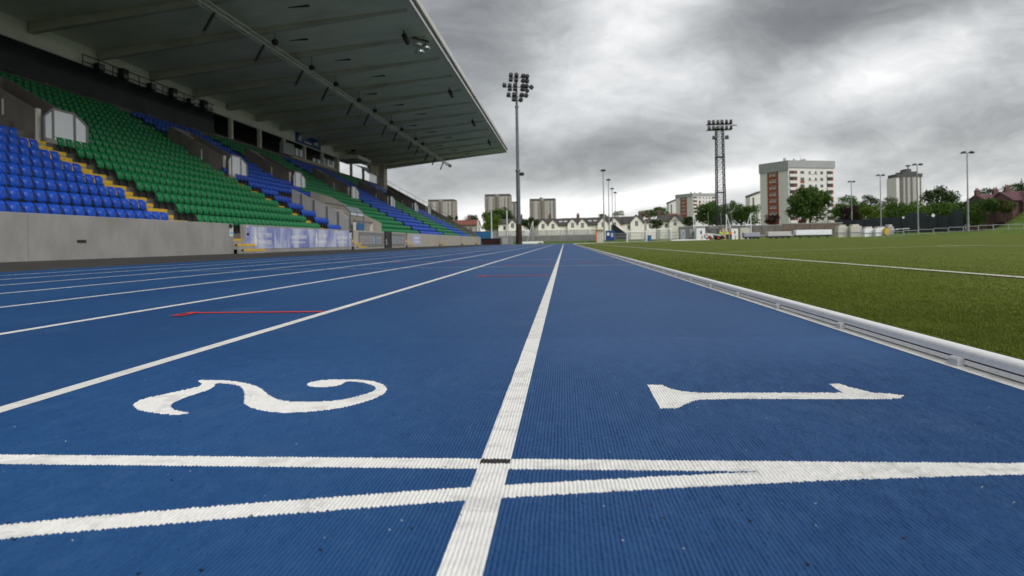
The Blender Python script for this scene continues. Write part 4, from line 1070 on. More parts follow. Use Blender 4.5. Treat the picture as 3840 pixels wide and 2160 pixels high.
# white and brick apartment block seen on its corner
def apartment(xl, xc, xr, yl, yc, yr, ybase, Y, storeys, label, near=True, brick=(.27, .66)):
    """left gable face from xl to the corner xc, balcony face from xc to xr; y values are roof heights in the photo"""
    A = at(xl, yl, Y+12); Cn = at(xc, yc, Y); B = at(xr, yr, Y+7)
    zt = (Cn.z+A.z+B.z)/3; zb = at(xc, ybase, Y).z; h = Cn.z-zb
    t = thing('apartment_block', label, 'apartment block', (Cn.x, Cn.y, zb))
    O = Vector((0, 0, 0)); ua = Vector((A.x-Cn.x, A.y-Cn.y, 0)); ub = Vector((B.x-Cn.x, B.y-Cn.y, 0))
    la, lb = ua.length, ub.length; ua.normalize(); ub.normalize()
    na = Vector((-ua.y, ua.x, 0)); nb = Vector((ub.y, -ub.x, 0))
    if na.y > 0: na = -na
    if nb.y > 0: nb = -nb
    def slab(mb, u, n, a, b, z0, z1, f0, f1, m):     # a box on a face: a..b along it, proud from f0 to f1
        p = u*a; r = u*b
        vs = [p+n*f0, r+n*f0, r+n*f1, p+n*f1]; vs = [Vector((v.x, v.y, z0)) for v in vs]+[Vector((v.x, v.y, z1)) for v in vs]
        mb.add(vs, [(0,1,2,3), (4,5,6,7), (0,1,5,4), (1,2,6,5), (2,3,7,6), (3,0,4,7)], m)
    q = MB(); c = [O, ua*la, ua*la+ub*lb, ub*lb]
    q.add([(v.x, v.y, -9) for v in c]+[(v.x, v.y, h) for v in c], [(0,1,5,4), (1,2,6,5), (2,3,7,6), (3,0,4,7), (4,5,6,7)], 'flat_white'); q.build('wall', t)
    ch = h*.155
    q = MB(); slab(q, ua, na, -.3, la+.2, h-ch, h+.1, .0, .35, 'flat_grey'); slab(q, ub, nb, -.3, lb+.2, h-ch*.72, h+.12, .0, .33, 'flat_grey'); q.build('cornice', t)
    q = MB(); slab(q, ua, na, la*(1-brick[1]), la*(1-brick[0]), -2.5, h-ch*1.0, .0, .12, 'brick'); bp = q.build('brick_panel', t)
    sh = (h-ch)/storeys
    for i in range(storeys):
        z = sh*i+sh*.35
        for f in (.34, .66):
            a = la*(1-brick[1])+la*(brick[1]-brick[0])*f
            q = MB(); slab(q, ua, na, a-.62, a+.62, z, z+1.35, .12, .17, 'flat_white'); slab(q, ua, na, a-.50, a-.02, z+.1, z+1.35, .17, .19, 'pane'); slab(q, ua, na, a+.06, a+.50, z+.55, z+1.35, .17, .19, 'pane'); q.build('window', t)
    for i in range(storeys):
        z = sh*i+.1
        for a, b, deep in ((.02, .19, 1), (.83, .97, 1)):
            q = MB(); slab(q, ub, nb, lb*a, lb*b, z+1.05, z+sh*.92, .0, .05, 'flat_dark'); o = q.build('balcony', t)
            q = MB(); slab(q, ub, nb, lb*a, lb*b, z, z+1.05, .0, .55, 'flat_white'); slab(q, ub, nb, lb*(a+.10), lb*(a+.14), z+1.0, z+sh*.9, .05, .1, 'brick'); q.build('parapet', o)
        q = MB(); slab(q, ub, nb, lb*.255, lb*.345, z+.1, z+1.1, .0, .06, 'brick' if i < storeys-1 else 'flat_white'); q.build('brick_infill', t)
        q = MB(); slab(q, ub, nb, lb*.26, lb*.34, z+1.15, z+sh*.88, .0, .05, 'pane'); q.build('window', t)
        q = MB(); slab(q, ub, nb, lb*.69, lb*.75, z+1.05, z+sh*.86, .0, .05, 'pane'); q.build('window', t)
        q = MB(); slab(q, ub, nb, lb*.42, lb*.64, z+.95, z+1.15, .0, .06, 'flat_grey'); slab(q, ub, nb, lb*.44, lb*.48, z+1.2, z+sh*.85, .0, .04, 'pane'); slab(q, ub, nb, lb*.57, lb*.61, z+1.2, z+sh*.85, .0, .04, 'pane'); q.build('window_band', t)
    q = MB(); m_ = (ua*la+ub*lb)*.35
    q.tube((m_.x, m_.y, h), (m_.x, m_.y, h+1.4), .35, mat='flat_grey'); q.build('flue', t)
    q = MB(); q.box(m_.x+3, m_.x+4.2, m_.y-1, m_.y+1, h, h+1.1, 'flat_grey'); q.build('plant_room', t)
    q = MB(); q.tube((m_.x+2.4, m_.y, h), (m_.x+2.4, m_.y, h+2.6), .07, mat='frame', n=6); q.build('aerial', t)
    q = MB(); q.box(ua.x*1-.3, ua.x*1+.4, ua.y+1, ua.y+2, h, h+1.2, 'flat_grey'); q.build('vent', t)
    return t
apartment(2849, 2955, 3128, 628, 602, 607, 838, 262, 8, 'big white apartment block with a red brick strip and balconies, behind the leafy tree')
apartment(2534, 2597, 2685, 738, 725, 731, 806, 430, 5, 'smaller white apartment block with brick strip, left of the lattice tower')
# narrow pale wings showing beside the blocks
def slab_block(xl, xr, yl, yr, ybase, Y, label):
    a = at(xl, yl, Y); b_ = at(xr, yr, Y); zb = at(xl, ybase, Y).z; w = b_.x-a.x
    t = thing('apartment_block', label, 'apartment block', (a.x, Y, zb))
    q = MB(); q.prism([(0, -9), (w, -9), (w, b_.z-zb-1.2), (0, a.z-zb-1.2)], lambda u, v, d: (u, d, v), 10, 'flat_white'); q.build('wall', t)
    q = MB(); q.prism([(-.2, a.z-zb-1.2), (w, b_.z-zb-1.2), (w, b_.z-zb), (-.2, a.z-zb)], lambda u, v, d: (u, d-.2, v), 10, 'tower_top'); q.build('roof_edge', t)
    q = MB(); q.box(w*.25, w*.42, -.12, .02, -2, a.z-zb-1.6, 'tower_dark'); q.build('dark_strip', t)
slab_block(2508, 2536, 757, 745, 800, 470, 'narrow pale wing at the left edge of the smaller white block')
slab_block(2812, 2850, 731, 716, 775, 420, 'narrow pale building edge showing left of the big white block')

# cream houses with gables
def house(x0p, x1p, yridge, yeave, ybase, Y, gables, label, wallm='cream', roofm='slate', gw=36, chim=(), lows=True, gyt=None, timber=False, skylights=()):
    a = at(x0p, yridge, Y); b_ = at(x1p, yridge, Y); zb = float(z_ground(a.x, Y))-.3
    k = mpp(Y); w = b_.x-a.x
    def xx(px): return at(px, yeave, Y).x-a.x
    zr = at((x0p+x1p)/2, yridge, Y).z-zb; ze = at((x0p+x1p)/2, yeave, Y).z-zb
    t = thing('house', label, 'house', (a.x, Y, zb)); D = 8.
    q = MB(); q.box(0, w, 0, D, 0, ze, wallm)
    q.prism([(0, ze), (D, ze), (D/2, zr-.06)], lambda u, v, d: (.02+d, u, v), w-.04, wallm); q.build('wall', t)
    q = MB(); th = .22
    q.prism([(-.45, ze-.2), (D/2, zr), (D+.45, ze-.2), (D+.45, ze-.2+th), (D/2, zr+th), (-.45, ze-.2+th)], lambda u, v, d: (-.2+d, u, v), w+.4, roofm); rf = q.build('roof', t)
    for cx in chim:
        q = MB(); X = xx(cx); q.box(X-.45, X+.45, D/2-.4, D/2+.4, zr-.8, zr+1.3, 'old_brick'); q.tube((X-.2, D/2, zr+1.3), (X-.2, D/2, zr+1.8), .14, mat='brick', n=8); q.tube((X+.2, D/2, zr+1.3), (X+.2, D/2, zr+1.7), .14, mat='brick', n=8); q.build('chimney', rf)
    for sx in skylights:
        q = MB(); X = xx(sx); ym = D*.23; zm = ze-.2+(zr-ze+.2)*(ym+.45)/(D/2+.45); q.box(X-.5, X+.5, ym-.35, ym+.35, zm+.1, zm+.42, 'white'); q.build('skylight', rf)
    for gx in gables:
        X = xx(gx); g = gw*k/2; zt = (at(gx, gyt, Y).z-zb) if gyt else zr-.15
        zs = zt-g*1.08; q = MB()
        q.prism([(X-g, 0), (X+g, 0), (X+g, zs), (X, zt), (X-g, zs)], lambda u, v, d: (u, -.9+d, v), 4.4, wallm); gb = q.build('gable', t)
        q = MB()
        for s in (-1, 1):
            e = .25; q.prism([(X, zt), (X+s*(g+e), zs-e*1.08), (X+s*(g+e), zs-e*1.08+.3), (X, zt+.32)], lambda u, v, d: (u, -1.15+d, v), 4.6, roofm)
        q.build('gable_roof', t)
        q = MB(); q.box(X-.42, X+.42, -.95, -.88, zs-1.1, zs+.35, 'pane'); q.box(X-.03, X+.03, -.97, -.95, zs-1.1, zs+.35, 'white'); q.build('window', t)
        if timber:
            q = MB()
            for j in range(-5, 6):
                u = X+j*g/5.5; q.box(u-.05, u+.05, -.97, -.90, zs-.1, zt-abs(u-X)*1.08-.15, 'vom')
            q.box(X-g, X+g, -.98, -.90, zs-.2, zs-.05, 'white'); q.build('timbering', t)
    n = max(2, int(w/3.2))
    for i in range(n):
        X = w*(i+.5)/n
        if any(abs(X-xx(gx)) < gw*k/2+.3 for gx in gables): continue
        q = MB(); q.box(X-.38, X+.38, -.04, .02, ze-1.9, ze-.75, 'pane'); q.box(X-.48, X+.48, -.07, .0, ze-2.0, ze-1.9, 'white'); q.build('window', t)
    return t
YH = 200.
house(1868, 1962, 822, 838, 864, YH, (1923,), 'pale house with one gable directly behind the tubular floodlight mast', gw=32, gyt=824, chim=(1951,))
house(2012, 2110, 821, 846, 864, YH, (2037, 2074), 'cream terraced house with twin gables right of the dark round bush', gw=37, gyt=824, chim=(2061,), skylights=(2102,))
house(2110.5, 2222, 818, 844, 864, YH, (2147, 2184), 'cream terraced house with twin gables and the tallest chimney', gw=37, gyt=820, chim=(2169,), skylights=(2121, 2213))
house(2222.5, 2338, 815, 841, 864, YH, (2261, 2304), 'cream terraced house with twin gables behind the four lamp posts', gw=40, gyt=816, skylights=(2233,))
house(2338.5, 2413, 812, 835, 864, YH, (2386,), 'cream end house with one broad gable and red chimney', gw=44, gyt=809, chim=(2406,))
house(2476, 2562, 806, 828, 860, 196, (2530,), 'detached cream house with a striped half timbered gable', gw=42, gyt=808, timber=True, chim=(2480,))
house(2424, 2474, 822, 834, 852, 260, (), 'small grey roofed house between the two cream houses', chim=(2440,))
house(1700, 1786, 826, 842, 868, 178, (), 'low house with a red tile roof behind the end of the stand', wallm='pale_concrete', roofm='redroof', chim=(1752,))
house(2480, 2545, 801, 812, 830, 330, (), 'low red roofed house just left of the smaller white block', wallm='brick', roofm='redroof')
hh = house(3700, 3792, 728, 752, 780, 158, (), 'brick house with a plum coloured roof on the grassy bank', wallm='old_brick', roofm='plumroof', chim=(3706, 3775))
hi = house(3796, 3905, 716, 748, 784, 152, (3862,), 'larger brick house with a plum roof at the right end of the bank', wallm='old_brick', roofm='plumroof', chim=(3822,), gw=60, gyt=722)

# ================================================================== TREES
def crown_mesh(name, lobes, n, size, matname, seed):
    """many small leaf clumps scattered through a set of uneven lobes, thinner towards the rim so sky shows through"""
    r = np.random.default_rng(seed); L = np.array(lobes); wts = (L[:, 3]*L[:, 4]*L[:, 5])**.75; idx = r.choice(len(L), n, p=wts/wts.sum())
    d = r.standard_normal((n, 3)); d /= np.linalg.norm(d, axis=1)[:, None]; rad = .35+.65*r.random(n)**.55
    rad *= 1+.14*np.sin(d[:, 0]*7+idx)*np.cos(d[:, 2]*6+idx*2)
    c = L[idx, :3]+d*rad[:, None]*L[idx, 3:6]
    nr = d*.75+r.standard_normal((n, 3))*.55+np.array([0, 0, .35]); nr /= np.linalg.norm(nr, axis=1)[:, None]
    up = r.standard_normal((n, 3)); e = np.cross(nr, up); e /= np.linalg.norm(e, axis=1)[:, None]; g = np.cross(nr, e)
    s = size*(.5+.9*r.random(n))[:, None]
    P = np.stack([c-e*s, c-g*s*.6+nr*s*.12, c+e*s, c+g*s*.6-nr*s*.1], 1)
    me = tri_mesh(name, P, M[matname], 4); return me
def tree(xc, ytop, ybot, wpx, Y, matname, label, seed, n=2600, dens=1., cat='tree', name='tree', conifer=False, group=None, trunk=True):
    p = at(xc, ybot, Y); k = mpp(Y); W = wpx*k*1.02; zt = at(xc, ytop, Y).z; zb0 = float(z_ground(p.x, Y)); zlow = p.z
    t = thing(name, label, cat, (p.x, Y, zb0), 0, group)
    r = random.Random(seed); zt -= zb0; zlow = max(zlow-zb0, .2); Hc = zt-zlow; lobes = []
    if conifer:
        for j in range(7):
            f = j/6; lobes.append((0, 0, zlow+Hc*(.08+.86*f), W*.5*(1.02-f*.9), W*.5*(1.02-f*.9), Hc*.10))
    else:
        lobes.append((0, 0, zlow+Hc*.48, W*.40, W*.38, Hc*.44))
        for j in range(9):
            a = 2*PI*j/9+r.uniform(-.3, .3); f = r.uniform(.2, .78); rr = W*.35*(1-.50*abs(f-.42))
            sx = W*r.uniform(.14, .22)
            lobes.append((math.cos(a)*rr, math.sin(a)*rr, zlow+Hc*f, sx, sx, Hc*r.uniform(.13, .2)))
        for j in range(4):
            lobes.append((W*r.uniform(-.24, .24), W*r.uniform(-.2, .2), zlow+Hc*r.uniform(.74, .86), W*r.uniform(.10, .17), W*.14, Hc*r.uniform(.09, .14)))
    me = crown_mesh('crown', lobes, int(n*dens), max(.16, W*.030), matname, seed)
    o = bpy.data.objects.new('crown', me); COL.objects.link(o); o.parent = t
    if trunk:
        q = MB(); q.tube((0, 0, -.2), (0, 0, zlow+Hc*.35), max(.12, W*.028), max(.08, W*.016), 'bark', 8)
        for j in range(5):
            a = 2*PI*j/5+seed; l = lobes[(j*2) % len(lobes)]
            q.tube((0, 0, zlow+Hc*(.08+.05*j)), (math.cos(a)*W*.28, math.sin(a)*W*.28, zlow+Hc*(.45+.06*j)), max(.06, W*.012), max(.03, W*.005), 'bark', 6)
        q.build('trunk', t)
    return t
TR = [
 (1680, 806, 850, 46, 135, 'leaf_olive', 'olive bush showing over the end parapet of the stand', 1, 900, 'bush'),
 (1712, 805, 842, 14, 190, 'leaf_dark', 'slim dark young tree right of the farthest left tower', 2, 500, 'tree'),
 (1770, 800, 868, 72, 210, 'leaf_dark', 'dark tree between the red roof and the bright round tree', 3, 2200, 'tree'),
 (1868, 773, 866, 124, 215, 'leaf_mid', 'large dark green tree in front of the tallest tower', 4, 3200, 'tree'),
 (1842, 801, 872, 84, 168, 'leaf_bright', 'bright green round tree behind the two white flagpoles', 5, 3000, 'tree'),
 (1988, 812, 868, 74, 164, 'leaf_dark', 'dark rounded bush right of the tubular floodlight mast', 6, 2200, 'bush'),
 (2262, 800, 818, 44, 300, 'leaf_mid', 'low treetop over the roofs left of the lamp post row', 7, 900, 'tree'),
 (2318, 787, 815, 50, 300, 'leaf_mid', 'rounded treetop over the roofs right of the lamp post row', 8, 1000, 'tree'),
 (2425, 782, 820, 70, 340, 'leaf_olive', 'pale olive trees on the rise left of the smaller white block', 9, 1500, 'tree'),
 (2470, 772, 818, 76, 330, 'leaf_mid', 'green broad tree on the rise just left of the smaller white block', 10, 1800, 'tree'),
 (2462, 820, 862, 52, 180, 'leaf_dark', 'dark shrub between the end house and the half timbered house', 11, 1500, 'bush'),
 (2584, 808, 856, 52, 182, 'leaf_dark', 'dark green bush at the right side of the half timbered house', 12, 1600, 'bush'),
 (2658, 750, 852, 112, 188, 'leaf_mid', 'big green tree left of the lattice tower', 13, 3400, 'tree'),
 (2745, 744, 850, 92, 200, 'leaf_mid', 'tall green tree right of the lattice tower', 14, 3000, 'tree'),
 (2815, 762, 848, 82, 196, 'leaf_mid', 'green tree at the left edge of the big white block', 15, 2800, 'tree'),
 (2708, 800, 852, 70, 180, 'leaf_dark', 'dark undergrowth tree at the foot of the lattice tower', 16, 1800, 'tree'),
 (2895, 802, 846, 64, 215, 'leaf_purple', 'dark purple shrub at the foot of the brick strip', 17, 1600, 'shrub'),
 (3038, 690, 842, 156, 225, 'leaf_mid', 'large leafy tree standing in front of the big white block', 18, 5200, 'tree'),
 (3008, 822, 846, 34, 205, 'leaf_red', 'small red leaved shrub under the large leafy tree', 19, 700, 'shrub'),
 (3178, 724, 846, 106, 250, 'leaf_mid', 'green tree behind the shortest right hand lamp post', 20, 2800, 'tree'),
 (3262, 727, 800, 76, 270, 'leaf_dark', 'dark green treetop between two lamp posts left of the striped tower', 21, 2000, 'tree'),
 (3196, 766, 850, 92, 215, 'leaf_purple', 'purple leaved tree behind the shortest right hand lamp post', 22, 2600, 'tree'),
 (3335, 730, 810, 70, 280, 'leaf_olive', 'brownish olive tree left of the striped tower', 23, 1800, 'tree'),
 (3272, 768, 856, 100, 190, 'leaf_bright', 'fresh green tree above the dark windbreak fence, left end', 24, 3000, 'tree'),
 (3372, 750, 856, 108, 195, 'leaf_mid', 'mid green tree directly below the striped tower', 25, 3000, 'tree'),
 (3440, 742, 850, 84, 205, 'leaf_bright', 'fresh green tree at the right foot of the striped tower', 26, 2400, 'tree'),
 (3524, 689, 830, 124, 235, 'leaf_dark', 'tall dark spreading tree right of the striped tower', 27, 3600, 'tree'),
 (3532, 748, 856, 110, 178, 'leaf_mid', 'green tree in front of the tall dark spreading tree', 28, 3000, 'tree'),
 (3618, 744, 858, 96, 168, 'leaf_mid', 'green tree left of the tallest lamp post', 29, 2600, 'tree'),
 (3668, 738, 858, 84, 150, 'leaf_dark', 'dark bushy tree right of the tallest lamp post', 30, 2600, 'tree'),
 (3702, 700, 770, 84, 230, 'leaf_dark', 'dark treetop behind the brick house on the bank', 31, 2000, 'tree'),
 (3806, 682, 750, 84, 230, 'leaf_olive', 'olive treetop between the two brick houses', 32, 1800, 'tree'),
 (3780, 752, 796, 60, 140, 'leaf_olive', 'olive hedge on the bank below the brick houses', 33, 1400, 'hedge'),
 (3720, 752, 795, 50, 142, 'leaf_olive', 'brownish bush on the bank under the smaller brick house', 34, 1200, 'bush'),
]
TR += [(3722, 738, 800, 60, 138, 'leaf_mid', 'green bush in front of the smaller brick house', 61, 1800, 'bush'), (3768, 744, 806, 52, 136, 'leaf_olive', 'olive bush at the foot of the larger brick house', 62, 1500, 'bush'), (3650, 752, 856, 60, 140, 'leaf_mid', 'round green bush just right of the tallest lamp post foot', 63, 1800, 'bush'),
 (3150, 762, 850, 70, 262, 'leaf_mid', 'green tree at the right edge of the big white block', 51, 2000, 'tree'),
 (3232, 748, 850, 80, 240, 'leaf_mid', 'mid green tree between the two lamp posts left of the striped tower', 52, 2400, 'tree'),
 (3305, 760, 852, 84, 232, 'leaf_mid', 'mid green tree behind the fresh green one, left of the striped tower', 53, 2400, 'tree'),
 (3410, 764, 852, 90, 226, 'leaf_dark', 'dark tree filling the gap below the striped tower', 54, 2400, 'tree'),
 (3480, 762, 852, 90, 216, 'leaf_mid', 'green tree under the left side of the tall dark spreading tree', 55, 2400, 'tree'),
 (3575, 752, 854, 96, 212, 'leaf_mid', 'green tree under the right side of the tall dark spreading tree', 56, 2600, 'tree'),
 (3640, 768, 858, 80, 205, 'leaf_dark', 'dark green tree behind the tallest lamp post', 57, 2200, 'tree'),
 (2690, 772, 850, 90, 215, 'leaf_mid', 'green tree seen through the lattice tower legs', 58, 2400, 'tree'),
 (2780, 782, 850, 80, 214, 'leaf_dark', 'dark green tree in the gap right of the lattice tower', 59, 2200, 'tree'),
 (1900, 790, 866, 80, 212, 'leaf_dark', 'dark green tree just left of the tubular floodlight mast', 60, 2200, 'tree')]
for a in TR: tree(*a[:8], n=a[8], cat=a[9], name={'tree': 'tree', 'bush': 'bush', 'shrub': 'shrub', 'hedge': 'hedge'}[a[9]])
tree(3832, 668, 740, 34, 225, 'leaf_dark', 'pointed dark conifer behind the larger brick house', 40, n=1400, name='conifer', conifer=True)

# ================================================================== FAR END OF THE GROUND
def zg(x, y): return float(z_ground(x, y))
def box_at(xl, xr, yt, yb, Y, depth, mat, name, label, cat, extra=None, bevel=.03, group=None, rest=True):
    a = at(xl, yt, Y); b_ = at(xr, yb, Y); z0 = min(zg(a.x, Y), b_.z) if rest else b_.z
    t = thing(name, label, cat, ((a.x+b_.x)/2, Y, z0), 0, group); w = b_.x-a.x; h = a.z-z0
    q = MB(); q.box(-w/2, w/2, 0, depth, 0, h, mat); q.build('body', t, bevel=bevel)
    if extra: extra(t, w, h)
    return t
def doors(t, w, h):
    q = MB()
    for i in range(1, 9): q.box(-w/2+w*i/9-.03, -w/2+w*i/9+.03, -.05, .0, .1, h-.1, 'flat_grey' if h < 1.6 else 'blue_box')
    q.build('door_rib', t)
    q = MB(); q.box(-w/2-.02, w/2+.02, -.06, .0, h-.12, h, 'frame'); q.build('top_rail', t)
# solid grey boundary wall and mesh fence along the far end
def long_wall(xa, xb, yt, Y, mat, name, label, cat):
    a = at(xa, yt, Y); b_ = at(xb, yt, Y); z0 = min(zg(a.x, Y), zg(b_.x, Y))-.1
    t = thing(name, label, cat, (a.x, Y, z0)); q = MB(); w = b_.x-a.x; h = (a.z+b_.z)/2-z0
    q.box(0, w, 0, .3, 0, h, mat); q.build('panel', t)
    q = MB(); q.box(-.05, w+.05, -.04, .34, h, h+.12, 'flat_grey'); q.build('coping', t)
    q = MB()
    for i in range(int(w/3)+1): q.box(3*i, 3*i+.22, -.08, .0, 0, h-.01, mat)
    q.build('pier', t)
long_wall(2545, 2932, 848, 150, 'vom', 'boundary_wall', 'long grey boundary wall behind the skid steer loader', 'wall')
long_wall(2934, 3160, 838, 152, 'brown_wall', 'boundary_wall', 'brown block boundary wall in front of the big white block', 'wall')
long_wall(1870, 2240, 884, 158, 'brown_wall', 'boundary_wall', 'low brown wall seen through the grey mesh fence', 'wall')
def mesh_fence(xa, xb, yt, Y, label, mat='galv', step=.16, rail=True, w=.03):
    a = at(xa, yt, Y); b_ = at(xb, yt, Y); z0 = zg((a.x+b_.x)/2, Y); W = b_.x-a.x; h = (a.z+b_.z)/2-z0
    t = thing('mesh_fence', label, 'fence', (a.x, Y, z0)); q = MB(); n = int(W/step)
    for i in range(n): q.box(step*i, step*i+w, -.02, .02, .05, h, mat)
    for z in (.1, h*.5, h-.05): q.box(0, W, -.03, .03, z-.03, z+.03, mat)
    q.build('mesh_panel', t)
    q = MB()
    for i in range(int(W/3)+1): q.box(3*i-.05, 3*i+.05, -.06, .06, 0, h+.1, mat)
    q.build('post', t)
mesh_fence(1848, 2240, 864, 146, 'tall grey mesh fence across the end of the track, before the cream houses', step=.15, w=.085)
mesh_fence(2305, 2545, 872, 147, 'lower grey mesh fence behind the white goal', step=.24, w=.05)
# dark windbreak fence on the right
for xa, xb, yt, Y, lb in ((3130, 3262, 824, 178, 'dark windbreak fence left of the tree line'), (3262, 3398, 816, 172, 'dark windbreak fence below the fresh green tree'), (3398, 3475, 798, 166, 'taller black windbreak panel below the striped tower'), (3475, 3570, 808, 160, 'dark windbreak fence with a white disc hung on it'), (3570, 3615, 788, 156, 'tall narrow black windbreak panel left of the tallest lamp post')):
    a = at(xa, yt, Y); b_ = at(xb, yt, Y); z0 = zg((a.x+b_.x)/2, Y)-.3; W = b_.x-a.x; h = (a.z+b_.z)/2-z0
    t = thing('windbreak_fence', lb, 'fence', (a.x, Y, z0)); q = MB(); q.box(0, W, 0, .06, .1, h, 'net'); q.build('netting', t)
    q = MB()
    for i in range(int(W/2.5)+1): q.tube((2.5*i, -.06, 0), (2.5*i, -.06, h+.05), .05, mat='black', n=6)
    q.build('post', t)
for x, y, Y, lb, s in ((3387, 816, 171, 'small white disc sign on the windbreak fence', .28), (3499, 808, 159, 'larger white disc sign on the windbreak fence', .38)):
    p = at(x, y, Y); t = thing('disc_sign', lb, 'sign', p); q = MB(); q.lathe((0, 0, 0), [(s*.9, 0), (s, -.03), (s, -.06), (s*.9, -.08)], 'sign_text', 18, 'y'); q.build('disc', t)
    q = MB(); q.tube((0, .06, -s), (0, .06, s), .04, mat='frame', n=6); q.build('bracket', t)
# containers, cabinets, huts
box_at(1768, 1842, 868, 893, 140, 2.4, 'blue_box', 'shipping_container', 'blue shipping container beyond the end of the stand', 'container', doors)
def skip(t, w, h):
    q = MB(); q.box(-w/2-.08, w/2+.08, -.1, 2.0, h-.14, h+.02, 'black'); q.build('rim', t)
    q = MB()
    for i in range(5): q.box(-w/2+w*(i+.5)/5-.06, -w/2+w*(i+.5)/5+.06, -.08, .0, .05, h-.16, 'black')
    q.build('stiffener', t)
box_at(1806, 1874, 895, 914.5, 119, 1.9, 'maroon', 'skip_container', 'low dark red skip beside the end of the front wall', 'skip', skip)
def cab(t, w, h):
    q = MB(); q.box(-w/2+.04, w*.06, -.03, .0, .1, h-.08, 'grey_box'); q.box(w*.1, w/2-.05, -.035, .0, .1, h-.08, 'galv'); q.build('door', t)
    q = MB(); q.box(-w/2-.05, w/2+.05, -.06, 1.05, h, h+.06, 'flat_grey'); q.build('cover', t)
box_at(1882, 1921, 886, 913, 117, 1.0, 'grey_box', 'electrical_cabinet', 'pale grey electrical cabinet left of the mast foot', 'cabinet', cab)
def hut(t, w, h):
    q = MB(); q.box(-w/2-.2, w/2+.2, -.3, 2.6, h, h+.25, 'board'); q.build('roof', t)
    q = MB(); q.box(-w*.1, w*.32, -.04, .0, .05, h*.8, 'canvas'); q.build('door', t)
    q = MB(); q.box(-w/2-.02, -w/2+.15, -.05, .02, 0, h, 'orange'); q.build('corner_trim', t)
box_at(2236, 2262, 864, 898, 140, 2.3, 'canvas', 'kiosk_hut', 'small cream hut with an orange corner by the mesh fence', 'hut', hut)
box_at(2271, 2304, 865, 887, 146, .4, 'navy', 'notice_hoarding', 'blue hoarding right of the small cream hut', 'hoarding', lambda t, w, h: (MB().box(-w*.35, -w*.08, -.02, .0, h*.5, h*.8, 'sign_text').build('white_patch', t), MB().box(w*.1, w*.36, -.02, .0, h*.35, h*.75, 'lilac').build('pale_patch', t)))
a = at(2318, 840, 150); z0 = zg(a.x, 150)
t = thing('canopy_tent', 'dark triangular shelter in front of the cream houses', 'tent', (a.x, 150, z0))
q = MB(); hh_ = a.z-z0; q.prism([(-1.4, 0), (2.2, 0), (2.0, hh_*.35), (-1.0, hh_), (-1.4, hh_*.95)], lambda u, v, d: (u, d, v), 2.5, 'net'); q.build('canvas', t)
q = MB(); q.tube((-1.4, -.05, 0), (-1.2, -.05, hh_), .05, mat='frame', n=6); q.build('pole', t)
# flagpoles
for x, yt, yb, Y, lb, g in ((1844, 796, 893, 122, 'left one of two tall white flagpoles by the blue container', .09), (1902, 792, 886, 124, 'right one of two tall white flagpoles, above the grey cabinet', .09)):
    p = at(x, yb, Y); z0 = zg(p.x, Y); hgt = at(x-1, yt, Y).z-z0
    t = thing('flagpole', lb, 'flagpole', (p.x, Y, z0)); q = MB(); q.tube((0, 0, 0), (0, 0, hgt), g*1.3, g, 'white', 10); q.build('pole', t)
    q = MB(); q.lathe((0, 0, hgt), [(.06, 0), (.13, .08), (.05, .2)], 'white', 10); q.build('finial', t)
# hammer cage frames
hc = None
for k, (x, yt, yb, Y, s, lb) in enumerate(((2601, 806, 855, 150, 1, 'left hand white A shaped cage pole, above the white site boxes'), (2724, 803, 852, 148, 1, 'white A shaped cage pole behind the workers'), (2816, 800, 855, 148, -1, 'right hand white A shaped cage pole near the big white block'), (1999, 830, 868, 152, -1, 'white A shaped pole in front of the dark rounded bush'), (1792, 826, 868, 152, 1, 'white pole with a stay above the blue container'))):
    p = at(x, yb, Y); z0 = zg(p.x, Y); h = at(x, yt, Y).z-z0
    t = thing('cage_pole', lb, 'cage pole', (p.x, Y, z0), 0, 'A shaped throwing cage poles')
    q = MB(); q.tube((0, 0, 0), (0, 0, h), .11, .08, 'white', 8); q.build('upright', t)
    q = MB(); q.tube((s*1.35*h/4.5, .2, 0), (s*.05, 0, h*.97), .07, mat='white', n=8); q.bar((0, 0, h*.45), (s*.75*h/4.5, .1, h*.45), .08, .08, 'white'); q.build('stay', t)
for x, yt, yb, lb in ((2660, 798, 852, 'plain thin pole left of the lattice tower legs'), (2708, 796, 852, 'plain thin pole at the foot of the lattice tower'), (2748, 798, 852, 'leaning thin pole right of the cage pole behind the workers')):
    p = at(x, yb, 150); z0 = zg(p.x, 150); h = at(x, yt, 150).z-z0
    t = thing('net_pole', lb, 'pole', (p.x, 150, z0)); q = MB(); q.tube((0, 0, 0), (-.3, 0, h), .07, .05, 'galv', 8); q.build('shaft', t)
    q = MB(); q.box(-.2, .2, -.2, .2, 0, .12, 'galv'); q.build('foot', t)
# goal
def goal(xl, xr, yt, yb, Y, label, mat='white'):
    a = at(xl, yt, Y); b_ = at(xr, yb, Y); z0 = zg(a.x, Y); w = b_.x-a.x; h = a.z-z0
    t = thing('goal', label, 'goal', (a.x, Y, z0)); r = .11
    for x in (0, w): 
        q = MB(); q.tube((x, 0, 0), (x, 0, h), r, mat=mat, n=10); q.build('goal_post', t)
    q = MB(); q.tube((-.1, 0, h), (w+.1, 0, h), r, mat=mat, n=10); q.build('crossbar', t)
    q = MB()
    for x in (0, w): q.tube((x, .0, h), (x, 1.2, h), .05, mat=mat, n=6); q.tube((x, 1.2, h), (x, 2, 0), .05, mat=mat, n=6)
    q.tube((0, 2, .05), (w, 2, .05), .05, mat=mat, n=6); q.build('back_frame', t)
    q = MB()
    for i in range(int(w/.3)): q.tube((i*.3, 1.3, h*.95), (i*.3, 2, .05), .012, mat='white', n=4, caps=False)
    for j in range(8): f = j/8; q.tube((0, 1.3+.7*f, h*.95*(1-f)), (w, 1.3+.7*f, h*.95*(1-f)), .012, mat='white', n=4, caps=False)
    q.build('net', t)
